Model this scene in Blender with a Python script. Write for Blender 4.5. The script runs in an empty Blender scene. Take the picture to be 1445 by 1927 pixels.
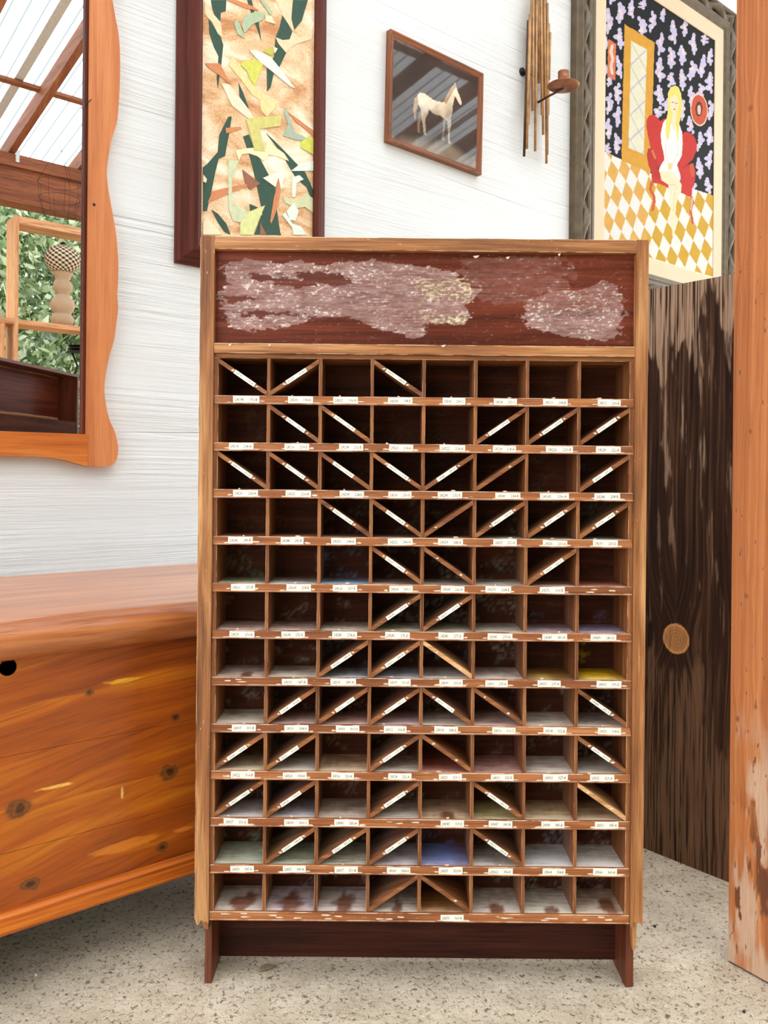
import bpy, bmesh, math, random
import numpy as np
from mathutils import Matrix, Vector

random.seed(7); np.random.seed(7)
SC = bpy.context.scene
COL = SC.collection
PI = math.pi

# ------------------------------------------------------------------ camera
IW, IH = 1445.0, 1927.0
F, PX, PY, ROLL = 1600.0, 722.5, 890.0, 0.0093     # focal length and principal point (pixels), roll
HC = 0.871                                          # camera height
cam = bpy.data.cameras.new('camera'); cam_o = bpy.data.objects.new('camera', cam); COL.objects.link(cam_o)
cam.sensor_fit = 'VERTICAL'; cam.sensor_height = 24.0; cam.lens = F * 24.0 / IH
cam.shift_x = (IW / 2 - PX) / IH; cam.shift_y = -(IH / 2 - PY) / IH
cam.clip_start = 0.02; cam.clip_end = 200
cam_o.matrix_world = Matrix.Translation((0, 0, HC)) @ Matrix.Rotation(PI / 2, 4, 'X') @ Matrix.Rotation(ROLL, 4, 'Z')
SC.camera = cam_o

# ------------------------------------------------------------------ sky, exposure
w = bpy.data.worlds.new('overcast_sky'); SC.world = w; w.use_nodes = True
bg = w.node_tree.nodes['Background']
bg.inputs[0].default_value = (0.92, 0.965, 1.0, 1); bg.inputs[1].default_value = 2.6
SC.view_settings.view_transform = 'Standard'; SC.view_settings.look = 'None'
SC.view_settings.gamma = 1.0; SC.view_settings.use_curve_mapping = False
SC.view_settings.exposure = 0.5
sun = bpy.data.lights.new('sun', 'SUN'); sun.energy = 2.0; sun.angle = math.radians(25); sun.color = (1, 0.985, 0.96)
sun_o = bpy.data.objects.new('sun', sun); COL.objects.link(sun_o)
sun_o.rotation_euler = Vector((-0.30, 0.45, -0.85)).to_track_quat('-Z', 'Y').to_euler()

# ------------------------------------------------------------------ frames of reference
D = Vector((0.7604, 0.6494, 0)); D.normalize()       # along the white wall
N = Vector((-D.y, D.x, 0))                            # into the white wall
NW = 2.20                                             # wall distance from the camera
YF = 1.425                                            # cabinet front distance
KPX = YF / F                                          # metres per pixel on the cabinet front
def unroll(x, y):
    c, s = math.cos(ROLL), math.sin(ROLL); a, b = x - PX, y - PY
    return a * c + b * s, -a * s + b * c
def ray(x, y):
    a, b = unroll(x, y); return Vector((a / F, 1.0, -b / F))
def Wp(s, n, z):
    return Vector((D.x * s + N.x * n, D.y * s + N.y * n, z))
def on_wall(x, y, off=0.0):
    r = ray(x, y); t = (NW - off) / r.dot(N); p = r * t
    return (p.dot(D), NW - off, p.z + HC)
def on_floor(x, y):
    r = ray(x, y); t = HC / -r.z; return Vector((r.x * t, r.y * t, 0))
GLASS_N = NW - 0.012
def in_mirror(x, y, n):                               # real (s, n, z) of what the mirror shows at a pixel
    q = 2 * GLASS_N - n; r = ray(x, y); t = q / r.dot(N); p = r * t
    return (p.dot(D), n, p.z + HC)
def to_px(P):                                         # world points (k,3) -> pixel arrays
    a = P[:, 0] / P[:, 1] * F; b = -(P[:, 2] - HC) / P[:, 1] * F
    c, s = math.cos(ROLL), math.sin(ROLL)
    return a * c - b * s + PX, a * s + b * c + PY
def ident(a, b, c): return Vector((a, b, c))

# ------------------------------------------------------------------ noise in python
def _h(i, j, seed):
    v = np.sin(i * 127.1 + j * 311.7 + seed * 74.7) * 43758.5453
    return v - np.floor(v)
def vn(x, y, seed=0):
    i = np.floor(x); j = np.floor(y); fx = x - i; fy = y - j
    fx = fx * fx * (3 - 2 * fx); fy = fy * fy * (3 - 2 * fy)
    a = _h(i, j, seed); b = _h(i + 1, j, seed); c = _h(i, j + 1, seed); d = _h(i + 1, j + 1, seed)
    return (a * (1 - fx) + b * fx) * (1 - fy) + (c * (1 - fx) + d * fx) * fy
def fbm(x, y, seed=0, o=4):
    t = 0; amp = 0.5; n = 0
    for k in range(o):
        t = t + amp * vn(x * 2 ** k, y * 2 ** k, seed + k * 13); n += amp; amp *= 0.5
    return t / n
def sstep(a, b, x):
    t = np.clip((x - a) / (b - a), 0, 1); return t * t * (3 - 2 * t)
def in_poly(px, py, poly):
    r = np.zeros(px.shape, bool); m = len(poly)
    for i in range(m):
        x0, y0 = poly[i]; x1, y1 = poly[(i + 1) % m]
        if y0 == y1: continue
        c = ((y0 > py) != (y1 > py)) & (px < (x1 - x0) * (py - y0) / (y1 - y0) + x0)
        r ^= c
    return r
def near_line(px, py, pts):
    d = np.full(px.shape, 1e9)
    for (x0, y0), (x1, y1) in zip(pts, pts[1:]):
        L = (x1 - x0) ** 2 + (y1 - y0) ** 2 + 1e-9
        t = np.clip(((px - x0) * (x1 - x0) + (py - y0) * (y1 - y0)) / L, 0, 1)
        d = np.minimum(d, np.hypot(px - x0 - t * (x1 - x0), py - y0 - t * (y1 - y0)))
    return d

# ------------------------------------------------------------------ materials
def lin(c):
    return tuple(((v / 255 / 12.92) if v / 255 <= 0.04045 else ((v / 255 + 0.055) / 1.055) ** 2.4) for v in c)
def lin4(c): return lin(c) + (1,)
class NT:
    def __init__(self, name):
        self.m = bpy.data.materials.new(name); self.m.use_nodes = True
        self.t = self.m.node_tree; self.b = self.t.nodes['Principled BSDF']; self.out = self.t.nodes['Material Output']
    def n(self, typ, inp=None, **kw):
        d = self.t.nodes.new(typ)
        for k, v in kw.items(): setattr(d, k, v)
        for k, v in (inp or {}).items(): self.set(d, k, v)
        return d
    def set(self, d, k, v):
        s = d.inputs[k]
        if isinstance(v, bpy.types.NodeSocket): self.t.links.new(v, s)
        elif isinstance(v, bpy.types.Node): self.t.links.new(v.outputs[0], s)
        else: s.default_value = v
    def math(self, op, a, b=0.0, clamp=False):
        return self.n('ShaderNodeMath', {0: a, 1: b}, operation=op, use_clamp=clamp).outputs[0]
    def mix(self, fac, a, b, mode='MIX'):
        d = self.n('ShaderNodeMix', data_type='RGBA', blend_type=mode)
        for i, v in ((0, fac), (6, a), (7, b)): self.set(d, i, v)
        return d.outputs[2]
    def ramp(self, fac, stops, interp='LINEAR'):
        d = self.n('ShaderNodeValToRGB', {0: fac}); r = d.color_ramp; r.interpolation = interp
        while len(r.elements) < len(stops): r.elements.new(0.5)
        for e, (p, c) in zip(r.elements, stops):
            e.position = p; e.color = c if len(c) == 4 else tuple(c) + (1,)
        return d.outputs[0]
    def noise(self, vec, sc=1.0, det=4, rough=0.55, dist=0.0):
        return self.n('ShaderNodeTexNoise', {'Vector': vec, 'Scale': sc, 'Detail': det, 'Roughness': rough, 'Distortion': dist}).outputs[0]
    def uv(self, su=1, sv=1, seed=True):
        c = self.n('ShaderNodeUVMap').outputs[0]
        if seed:
            r = self.n('ShaderNodeObjectInfo').outputs['Random']
            k = self.n('ShaderNodeVectorMath', {0: c, 1: self.n('ShaderNodeCombineXYZ', {0: self.math('MULTIPLY', r, 17.0), 1: self.math('MULTIPLY', r, 9.0), 2: r}).outputs[0]}, operation='ADD')
            c = k.outputs[0]
        return self.scale(c, su, sv)
    def scale(self, c, su, sv):
        return self.n('ShaderNodeMapping', {'Vector': c, 'Scale': (su, sv, 1)}).outputs[0]
    def attr(self, name):
        return self.n('ShaderNodeAttribute', attribute_name=name)
    def bump(self, h, strength=0.3, dist=0.002):
        d = self.n('ShaderNodeBump', {'Height': h, 'Strength': strength, 'Distance': dist})
        self.set(self.b, 'Normal', d.outputs[0])
    def done(self, col, rough=0.5, metal=0.0, spec=0.5, coat=0.0):
        self.set(self.b, 'Base Color', col); self.set(self.b, 'Roughness', rough); self.set(self.b, 'Metallic', metal)
        self.set(self.b, 'Specular IOR Level', spec); self.set(self.b, 'Coat Weight', coat)
        return self.m

PAINTED = set()
def wood(name, dark, mid, light, gu=1.6, gv=38, rough=0.5, coat=0.0, bump=0.25, wear=None, paint=False, streak=0.5, tone=0.35, flecks=None, spec=0.4, seed=True, dustk=None):
    t = NT(name)
    c = t.uv(seed=seed)
    g = t.noise(t.scale(c, gu, gv), 1, 6, 0.6, 0.35)
    lg = t.noise(t.scale(c, gu * 0.5, gv * 0.14), 1, 3, 0.5, 0.3)
    f = t.noise(t.scale(c, 9, gv * 9), 1, 3, 0.6)
    k = t.math('ADD', t.math('MULTIPLY', g, 1 - tone), t.math('MULTIPLY', lg, tone))
    col = t.ramp(k, [(0.34, lin(dark)), (0.5, lin(mid)), (0.66, lin(light))])
    if paint:
        PAINTED.add(name); a = t.attr('paint')
        col = t.mix(a.outputs['Alpha'], col, a.outputs['Color'])
    fib = t.ramp(f, [(0.32, (1 - streak,) * 3), (0.52, (1, 1, 1))])
    col = t.mix(1.0, col, fib, 'MULTIPLY')
    if flecks:
        fl = t.ramp(t.noise(t.scale(c, 60, 260), 1, 3, 0.7), [(0.69, (0, 0, 0)), (0.74, (1, 1, 1))])
        col = t.mix(fl, col, lin4(flecks))
    if wear:
        wa = t.attr('wear').outputs['Fac']
        wn = t.ramp(t.noise(t.scale(c, 30, 60), 1, 3), [(0.42, (0, 0, 0)), (0.56, (1, 1, 1))])
        col = t.mix(t.math('MULTIPLY', wa, wn), col, lin4(wear))
    if dustk:
        a = t.attr('dust'); nn = t.noise(t.scale(c, 25, 60), 1, 5, 0.7); n2 = t.noise(t.scale(c, 4, 11), 1, 3, 0.5)
        n3 = t.noise(t.scale(c, 14, 220), 1, 4, 0.7)
        m = t.math('ADD', t.math('MULTIPLY', t.math('SUBTRACT', nn, 0.5), 1.5), t.math('ADD', t.math('MULTIPLY', t.math('SUBTRACT', n2, 0.5), 1.2), t.math('MULTIPLY', t.math('SUBTRACT', n3, 0.5), 1.3)))
        m = t.math('MULTIPLY', a.outputs['Alpha'], t.math('ADD', m, 0.74, True))
        m = t.math('MINIMUM', m, 1.0)
        col = t.mix(t.math('MULTIPLY', m, dustk), col, a.outputs['Color'])
    t.bump(t.math('ADD', f, t.math('MULTIPLY', g, 0.6)), bump, 0.0015)
    return t.done(col, rough, 0, spec, coat)

M = {}
M['oak'] = wood('worn_oak', (92, 50, 24), (158, 100, 55), (212, 160, 106), gu=3, gv=45, rough=0.55, wear=(226, 190, 150), flecks=(228, 196, 160), streak=0.45)
M['oakh'] = wood('worn_oak_rail', (100, 58, 30), (168, 108, 62), (218, 166, 112), gu=3, gv=60, rough=0.55, wear=(228, 192, 152), flecks=(228, 196, 160), streak=0.45)
M['rail'] = wood('shelf_edge_wood', (104, 54, 26), (152, 88, 46), (192, 126, 74), gu=4, gv=80, rough=0.55, wear=(226, 194, 166), flecks=(225, 196, 170), streak=0.4)
M['divide'] = wood('divider_wood', (84, 45, 23), (132, 78, 42), (174, 114, 67), gu=4, gv=90, rough=0.6, wear=(214, 160, 112), streak=0.4, dustk=0.8)
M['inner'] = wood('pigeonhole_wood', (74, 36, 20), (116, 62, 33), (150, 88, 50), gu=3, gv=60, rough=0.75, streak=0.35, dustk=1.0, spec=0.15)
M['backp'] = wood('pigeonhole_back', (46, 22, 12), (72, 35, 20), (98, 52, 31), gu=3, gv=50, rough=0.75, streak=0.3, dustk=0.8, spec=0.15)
M['side'] = wood('side_panel_wood', (70, 30, 16), (104, 50, 28), (134, 72, 42), gu=2, gv=40, rough=0.5, wear=(190, 110, 60))
M['toe'] = wood('toe_board_wood', (46, 20, 13), (66, 30, 20), (88, 44, 30), gu=2, gv=30, rough=0.5, spec=0.15)
M['header'] = wood('header_panel_wood', (70, 26, 14), (102, 44, 27), (130, 62, 42), gu=3, gv=70, rough=0.4, paint=True, streak=0.35, spec=0.15)
M['light_slat'] = wood('pale_bare_wood', (176, 120, 72), (214, 160, 108), (236, 196, 148), gu=3, gv=60, rough=0.6)
M['cedar'] = wood('cedar_chest_wood', (98, 36, 4), (166, 78, 8), (222, 138, 22), gu=1.3, gv=26, rough=0.42, coat=0.12, paint=True, streak=0.3, tone=0.55, bump=0.06, seed=False)
M['cedarm'] = wood('cedar_moulding_wood', (130, 54, 8), (196, 98, 18), (232, 144, 44), gu=1.5, gv=90, rough=0.45, coat=0.0, streak=0.35, bump=0.1)
M['cedart'] = wood('cedar_lid_wood', (132, 66, 28), (180, 106, 58), (210, 144, 94), gu=1.5, gv=22, rough=0.30, coat=0.35, streak=0.25, bump=0.05)
M['mframe'] = wood('mirror_frame_cedar', (176, 98, 52), (200, 122, 70), (214, 140, 88), gu=1.4, gv=30, rough=0.5, streak=0.16, paint=True)
M['mframeb'] = wood('mirror_frame_pine', (156, 70, 20), (192, 104, 38), (220, 142, 72), gu=1.6, gv=34, rough=0.45, streak=0.2)
M['redfr'] = wood('red_brown_moulding', (62, 26, 18), (88, 40, 29), (108, 54, 40), gu=1.5, gv=30, rough=0.4, streak=0.2, spec=0.15)
M['smallfr'] = wood('small_frame_wood', (98, 50, 24), (134, 74, 38), (164, 98, 56), gu=3, gv=50, rough=0.4, streak=0.25, wear=(206, 150, 96))
M['post'] = wood('post_fir', (146, 76, 32), (188, 112, 60), (216, 150, 98), gu=0.35, gv=75, rough=0.6, paint=True, streak=0.3, tone=0.35, bump=0.5, seed=False)
M['ply'] = wood('weathered_plywood', (20, 11, 7), (60, 36, 23), (118, 84, 60), gu=2.2, gv=110, rough=0.75, paint=True, streak=0.55, bump=0.8, seed=False, spec=0.15)
M['beam'] = wood('roof_timber', (96, 48, 26), (142, 80, 46), (178, 110, 68), gu=1.4, gv=20, rough=0.6)
M['shelfw'] = wood('pale_cedar_shelf', (188, 116, 72), (220, 156, 106), (240, 190, 146), gu=1.4, gv=22, rough=0.5)

def plain(name, rgb, rough=0.5, metal=0.0, nz=0.12, sc=40, bump=0.0):
    t = NT(name); c = t.n('ShaderNodeTexCoord').outputs['Object']
    n = t.noise(c, sc, 4)
    col = t.mix(1.0, lin4(rgb), t.ramp(n, [(0.3, (1 - nz,) * 3), (0.7, (1 + nz * 0.5,) * 3)]), 'MULTIPLY')
    if bump: t.bump(n, bump, 0.001)
    return t.done(col, rough, metal)
M['paper'] = plain('label_paper', (236, 232, 220), 0.8, 0, 0.1, 300)
M['ink'] = plain('label_ink', (40, 37, 34), 0.8)
M['scrap'] = plain('torn_paper', (226, 204, 184), 0.85, 0, 0.25, 200)
M['brass'] = plain('aged_brass', (180, 136, 90), 0.45, 0.4, 0.35, 30)
M['brassd'] = plain('dark_brass', (88, 62, 44), 0.5, 0.6, 0.3, 40)
M['copper'] = plain('copper_dish', (150, 96, 66), 0.4, 0.7, 0.3, 40)
M['iron'] = plain('black_iron', (30, 26, 24), 0.5, 0.4)
M['ornate'] = plain('olive_grey_gilt', (96, 80, 58), 0.5, 0.15, 0.35, 25, 0.3)
M['linen'] = plain('cream_liner', (212, 188, 158), 0.8, 0, 0.06, 300)
M['zinc'] = plain('galvanised_tie', (215, 215, 212), 0.5, 0.3, 0.3, 200)
M['dryleaf'] = plain('dry_leaf', (150, 132, 104), 0.8, 0, 0.3, 80)
M['dark'] = plain('chest_inside', (40, 20, 10), 0.9)

def attr_mat(name, rough=0.7, bump=0.0, bs=300, coat=0.0):
    t = NT(name); a = t.attr('paint')
    c = t.uv(seed=False)
    if bump: t.bump(t.noise(t.scale(c, bs, bs), 1, 3), bump, 0.001)
    return t.done(a.outputs['Color'], rough, 0, 0.12, coat)
M['canvas'] = attr_mat('painted_canvas', 0.6, 0.15, 700)
M['print'] = attr_mat('picture_print', 0.6)
M['gourd'] = attr_mat('woven_gourd', 0.6)

def wall_mat():
    t = NT('white_rough_sawn_plywood'); c = t.uv(seed=False)
    a = t.noise(t.scale(c, 1.0, 34), 1, 7, 0.62, 0.5)
    b = t.noise(t.scale(c, 2.6, 130), 1, 4, 0.6, 0.2)
    m = t.ramp(t.noise(t.scale(c, 0.9, 3.2), 1, 2), [(0.38, (0.16,) * 3), (0.62, (1, 1, 1))])
    crack = t.ramp(t.noise(t.scale(c, 0.55, 26), 1, 3, 0.5, 0.4), [(0.66, (1, 1, 1)), (0.70, (0, 0, 0))])
    h = t.math('ADD', t.math('MULTIPLY', t.math('ADD', a, t.math('MULTIPLY', b, 0.45)), m), t.math('MULTIPLY', crack, 0.25))
    d = t.noise(c, 3, 4)
    col = t.mix(d, lin4((212, 212, 212)), lin4((222, 222, 222)))
    t.bump(h, 1.0, 0.007)
    return t.done(col, 0.6, 0, 0.35)
M['wall'] = wall_mat()

def floor_mat():
    t = NT('worn_concrete'); c = t.n('ShaderNodeTexCoord').outputs['Object']
    big = t.noise(c, 1.6, 4); md = t.noise(c, 14, 5, 0.65); fine = t.noise(c, 130, 5, 0.75); sp = t.noise(c, 115, 4, 0.7, 0.8)
    col = t.mix(t.ramp(md, [(0.3, (0, 0, 0)), (0.7, (1, 1, 1))]), lin4((192, 174, 150)), lin4((232, 216, 193)))
    col = t.mix(t.ramp(big, [(0.4, (0, 0, 0)), (0.65, (0.6,) * 3)]), col, lin4((172, 156, 136)))
    col = t.mix(t.ramp(fine, [(0.55, (0, 0, 0)), (0.68, (0.8,) * 3)]), col, lin4((238, 228, 212)))
    col = t.mix(t.ramp(sp, [(0.36, (0.9,) * 3), (0.46, (0, 0, 0))]), col, lin4((92, 80, 68)))
    v = t.n('ShaderNodeTexVoronoi', {'Vector': c, 'Scale': 210.0}).outputs[0]
    vm = t.math('MULTIPLY', t.ramp(v, [(0.18, (1, 1, 1)), (0.28, (0, 0, 0))]), t.ramp(t.noise(c, 22, 2), [(0.5, (0, 0, 0)), (0.6, (0.85,) * 3)]))
    col = t.mix(vm, col, lin4((96, 82, 68)))
    t.bump(t.math('ADD', t.math('ADD', md, fine), t.math('MULTIPLY', sp, 0.8)), 0.6, 0.006)
    return t.done(col, 0.85, 0, 0.3)
M['floor'] = floor_mat()

def sheet_mat():
    t = NT('clear_corrugated_plastic')
    u = t.n('ShaderNodeSeparateXYZ', {0: t.n('ShaderNodeUVMap').outputs[0]}).outputs[0]
    k = t.math('SINE', t.math('MULTIPLY', u, 2 * PI / 0.076))
    rib_shade = t.ramp(t.math('MULTIPLY', t.math('ADD', k, 1.0), 0.5), [(0.02, (0.20, 0.225, 0.23, 1)), (0.10, (0.9, 0.94, 0.95, 1))])  # sheet colour darkens along the valleys to stand for corrugation shading
    tr = t.n('ShaderNodeBsdfTranslucent', {'Color': rib_shade}); tp = t.n('ShaderNodeBsdfTransparent', {'Color': rib_shade})
    mx = t.n('ShaderNodeMixShader', {0: 0.45, 1: tr.outputs[0], 2: tp.outputs[0]})
    df = t.n('ShaderNodeBsdfDiffuse', {'Color': (0.75, 0.79, 0.79, 1)})
    m2 = t.n('ShaderNodeMixShader', {0: 0.12, 1: mx.outputs[0], 2: df.outputs[0]})
    t.t.links.new(m2.outputs[0], t.out.inputs[0]); return t.m
M['sheet'] = sheet_mat()
def glass_mat():
    t = NT('picture_glass'); fc_ = t.n('ShaderNodeLayerWeight', {'Blend': 0.5}).outputs['Facing']; fr = t.n('ShaderNodeMath', {0: t.math('MULTIPLY', t.math('POWER', fc_, 4.0), 0.6), 1: 0.03}, operation='ADD')
    mx = t.n('ShaderNodeMixShader', {0: fr.outputs[0], 1: t.n('ShaderNodeBsdfTransparent').outputs[0], 2: t.n('ShaderNodeBsdfGlossy', {'Roughness': 0.03}).outputs[0]})
    t.t.links.new(mx.outputs[0], t.out.inputs[0]); return t.m
M['glass'] = glass_mat()
t = NT('mirror_silver'); M['mirror'] = t.done((0.93, 0.94, 0.94, 1), 0.0, 1.0)
def leaf_mat():
    t = NT('green_foliage'); a = t.attr('paint').outputs['Color']
    tr = t.n('ShaderNodeBsdfTranslucent', {'Color': a}); df = t.n('ShaderNodeBsdfDiffuse', {'Color': a})
    gl = t.n('ShaderNodeBsdfGlossy', {'Roughness': 0.35})
    m1 = t.n('ShaderNodeMixShader', {0: 0.55, 1: df.outputs[0], 2: tr.outputs[0]})
    m2 = t.n('ShaderNodeMixShader', {0: 0.10, 1: m1.outputs[0], 2: gl.outputs[0]})
    t.t.links.new(m2.outputs[0], t.out.inputs[0]); return t.m
M['leaf'] = leaf_mat()
PAPERM = {}
def paper_col(rgb):
    if rgb not in PAPERM: PAPERM[rgb] = plain('collage_paper_%d' % len(PAPERM), rgb, 0.8, 0, 0.14, 60)
    return PAPERM[rgb]
def collage_ground():
    t = NT('brushed_burlap_ground'); c = t.uv(seed=False)
    a = t.noise(t.scale(c, 5, 9), 1, 4, 0.6, 0.8); f = t.noise(t.scale(c, 190, 260), 1, 3, 0.7)
    k = t.math('ADD', t.math('MULTIPLY', a, 0.72), t.math('MULTIPLY', f, 0.28))
    col = t.ramp(k, [(0.38, lin((188, 128, 82))), (0.46, lin((214, 168, 124))), (0.53, lin((232, 204, 168))), (0.62, lin((246, 234, 216)))])
    t.bump(f, 0.3, 0.002); return t.done(col, 0.85)
M['burlap'] = collage_ground()

# ------------------------------------------------------------------ object helpers
WM = {}
def thing(name, label, cat, loc=(0, 0, 0), rot=0.0, group=None, kind=None):
    o = bpy.data.objects.new(name, None); COL.objects.link(o); o.empty_display_size = 0.1
    o.location = loc; o.rotation_euler = (0, 0, rot)
    WM[o] = Matrix.Translation(Vector(loc)) @ Matrix.Rotation(rot, 4, 'Z')
    tag(o, label, cat, group, kind); return o
def tag(o, label=None, cat=None, group=None, kind=None):
    if label: o['label'] = label
    if cat: o['category'] = cat
    if group: o['group'] = group
    if kind: o['kind'] = kind
    return o
def build(name, V, Fc, mat, parent=None, uv=None, cols=None, smooth=False, kind=None, label=None):
    V = np.asarray([tuple(v) for v in V] if not isinstance(V, np.ndarray) else V, float)
    Mx = WM[parent] if parent else Matrix.Identity(4)
    if parent:
        inv = np.array(Mx.inverted()); V = V @ inv[:3, :3].T + inv[:3, 3]
    me = bpy.data.meshes.new(name); me.from_pydata(V.tolist(), [], [tuple(int(i) for i in f) for f in Fc])
    if uv is not None:
        uv = np.asarray(uv, float); idx = np.zeros(len(me.loops), np.int32); me.loops.foreach_get('vertex_index', idx)
        l = me.uv_layers.new(name='UVMap'); l.data.foreach_set('uv', uv[idx].ravel())
    cols = dict(cols or {})
    if mat and mat.name in PAINTED and 'paint' not in cols: cols['paint'] = np.zeros((len(V), 4))
    for k, c in cols.items():
        c = np.asarray(c, float)
        if c.ndim == 1:
            a = me.attributes.new(k, 'FLOAT', 'POINT'); a.data.foreach_set('value', c)
        else:
            a = me.attributes.new(k, 'FLOAT_COLOR', 'POINT'); a.data.foreach_set('color', c.ravel())
    if smooth: me.polygons.foreach_set('use_smooth', [True] * len(me.polygons))
    if mat: me.materials.append(mat)
    me.update()
    o = bpy.data.objects.new(name, me); COL.objects.link(o)
    if parent: o.parent = parent
    WM[o] = Mx
    if kind: o['kind'] = kind
    if label: o['label'] = label
    return o
def fix_normals(o):
    bm = bmesh.new(); bm.from_mesh(o.data); bmesh.ops.recalc_face_normals(bm, faces=bm.faces); bm.to_mesh(o.data); bm.free()
    return o
def box_data(lo, hi, bevel=0.0):
    x0, y0, z0 = lo; x1, y1, z1 = hi
    if not bevel:
        V = [(x0, y0, z0), (x1, y0, z0), (x1, y1, z0), (x0, y1, z0), (x0, y0, z1), (x1, y0, z1), (x1, y1, z1), (x0, y1, z1)]
        return V, [(0, 3, 2, 1), (4, 5, 6, 7), (0, 1, 5, 4), (1, 2, 6, 5), (2, 3, 7, 6), (3, 0, 4, 7)], [0.0] * 8
    b = min(bevel, 0.45 * min(x1 - x0, y1 - y0, z1 - z0)); V = []; ix = {}
    for i in (0, 1):
        for j in (0, 1):
            for k in (0, 1):
                c = ((x0, x1)[i], (y0, y1)[j], (z0, z1)[k]); s = (b if not i else -b, b if not j else -b, b if not k else -b)
                for ax in range(3):
                    p = [c[q] + (s[q] if q != ax else 0) for q in range(3)]
                    ix[i, j, k, ax] = len(V); V.append(tuple(p))
    Fc = []
    for ax in range(3):
        for e in (0, 1):
            q = [(0, 0), (1, 0), (1, 1), (0, 1)]
            f = []
            for a, c in q:
                t = [0, 0, 0]; t[ax] = e; t[(ax + 1) % 3] = a; t[(ax + 2) % 3] = c; f.append(ix[t[0], t[1], t[2], ax])
            Fc.append(tuple(f if e else f[::-1]))
    nmain = len(Fc)
    for ax in range(3):
        a1, a2 = (ax + 1) % 3, (ax + 2) % 3
        for e1 in (0, 1):
            for e2 in (0, 1):
                f = []
                for (en, fa) in ((0, a1), (1, a1), (1, a2), (0, a2)):
                    t = [0, 0, 0]; t[ax] = en; t[a1] = e1; t[a2] = e2; f.append(ix[t[0], t[1], t[2], fa])
                Fc.append(tuple(f if (e1 != e2) else f[::-1]))
    for i in (0, 1):
        for j in (0, 1):
            for k in (0, 1):
                f = [ix[i, j, k, 0], ix[i, j, k, 1], ix[i, j, k, 2]]
                Fc.append(tuple(f if (i + j + k) % 2 else f[::-1]))
    return V, Fc, nmain
def box(name, lo, hi, mat, parent, g=0, fr=ident, bevel=0.0, dust=None, label=None):
    V, Fc, nm = box_data(lo, hi, bevel)
    o = [q for q in range(3) if q != g]; r0 = random.random() * 3
    if bevel:                                          # split so that chamfers carry the wear attribute
        V2 = []; F2 = []; wv = []
        for i, f in enumerate(Fc):
            F2.append(tuple(range(len(V2), len(V2) + len(f))))
            for q in f: V2.append(V[q]); wv.append(0.0 if i < nm else 1.0)
        V, Fc = V2, F2
    else: wv = [0.0] * len(V)
    uv = [(v[g] + r0, v[o[0]] + v[o[1]] + r0 * 3) for v in V]
    cols = {'wear': np.array(wv)}
    if dust is not None:
        cols['dust'] = np.tile(np.array(dust, float), (len(V), 1)); yv = np.array([v[1] for v in V]); cols['dust'][:, 3] *= np.clip((yv - lo[1] - .002) / (hi[1] - lo[1]), 0, 1)
    ob = build(name, [fr(*v) for v in V], Fc, mat, parent, uv, cols, label=label)
    return fix_normals(ob) if not bevel else ob
def prism(name, poly, y0, y1, mat, parent, fr=ident, g=0, dust=None, smooth=False, kind=None):
    """poly in (a, c); extruded over b = y0..y1 of frame fr(a, b, c)"""
    n = len(poly); V = [(a, y0, c) for a, c in poly] + [(a, y1, c) for a, c in poly]
    Fc = [tuple(range(n)), tuple(range(2 * n - 1, n - 1, -1))]
    for i in range(n): j = (i + 1) % n; Fc.append((j, i, n + i, n + j))
    oo = [q for q in range(3) if q != g]; r0 = random.random() * 3
    uv = [(v[g] + r0, v[oo[0]] + v[oo[1]]) for v in V]
    cols = {'wear': np.zeros(len(V))}
    if dust is not None:
        cols['dust'] = np.tile(np.array(dust, float), (len(V), 1)); cols['dust'][:n, 3] = 0
    return fix_normals(build(name, [fr(*v) for v in V], Fc, mat, parent, uv, cols, smooth, kind))
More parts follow.
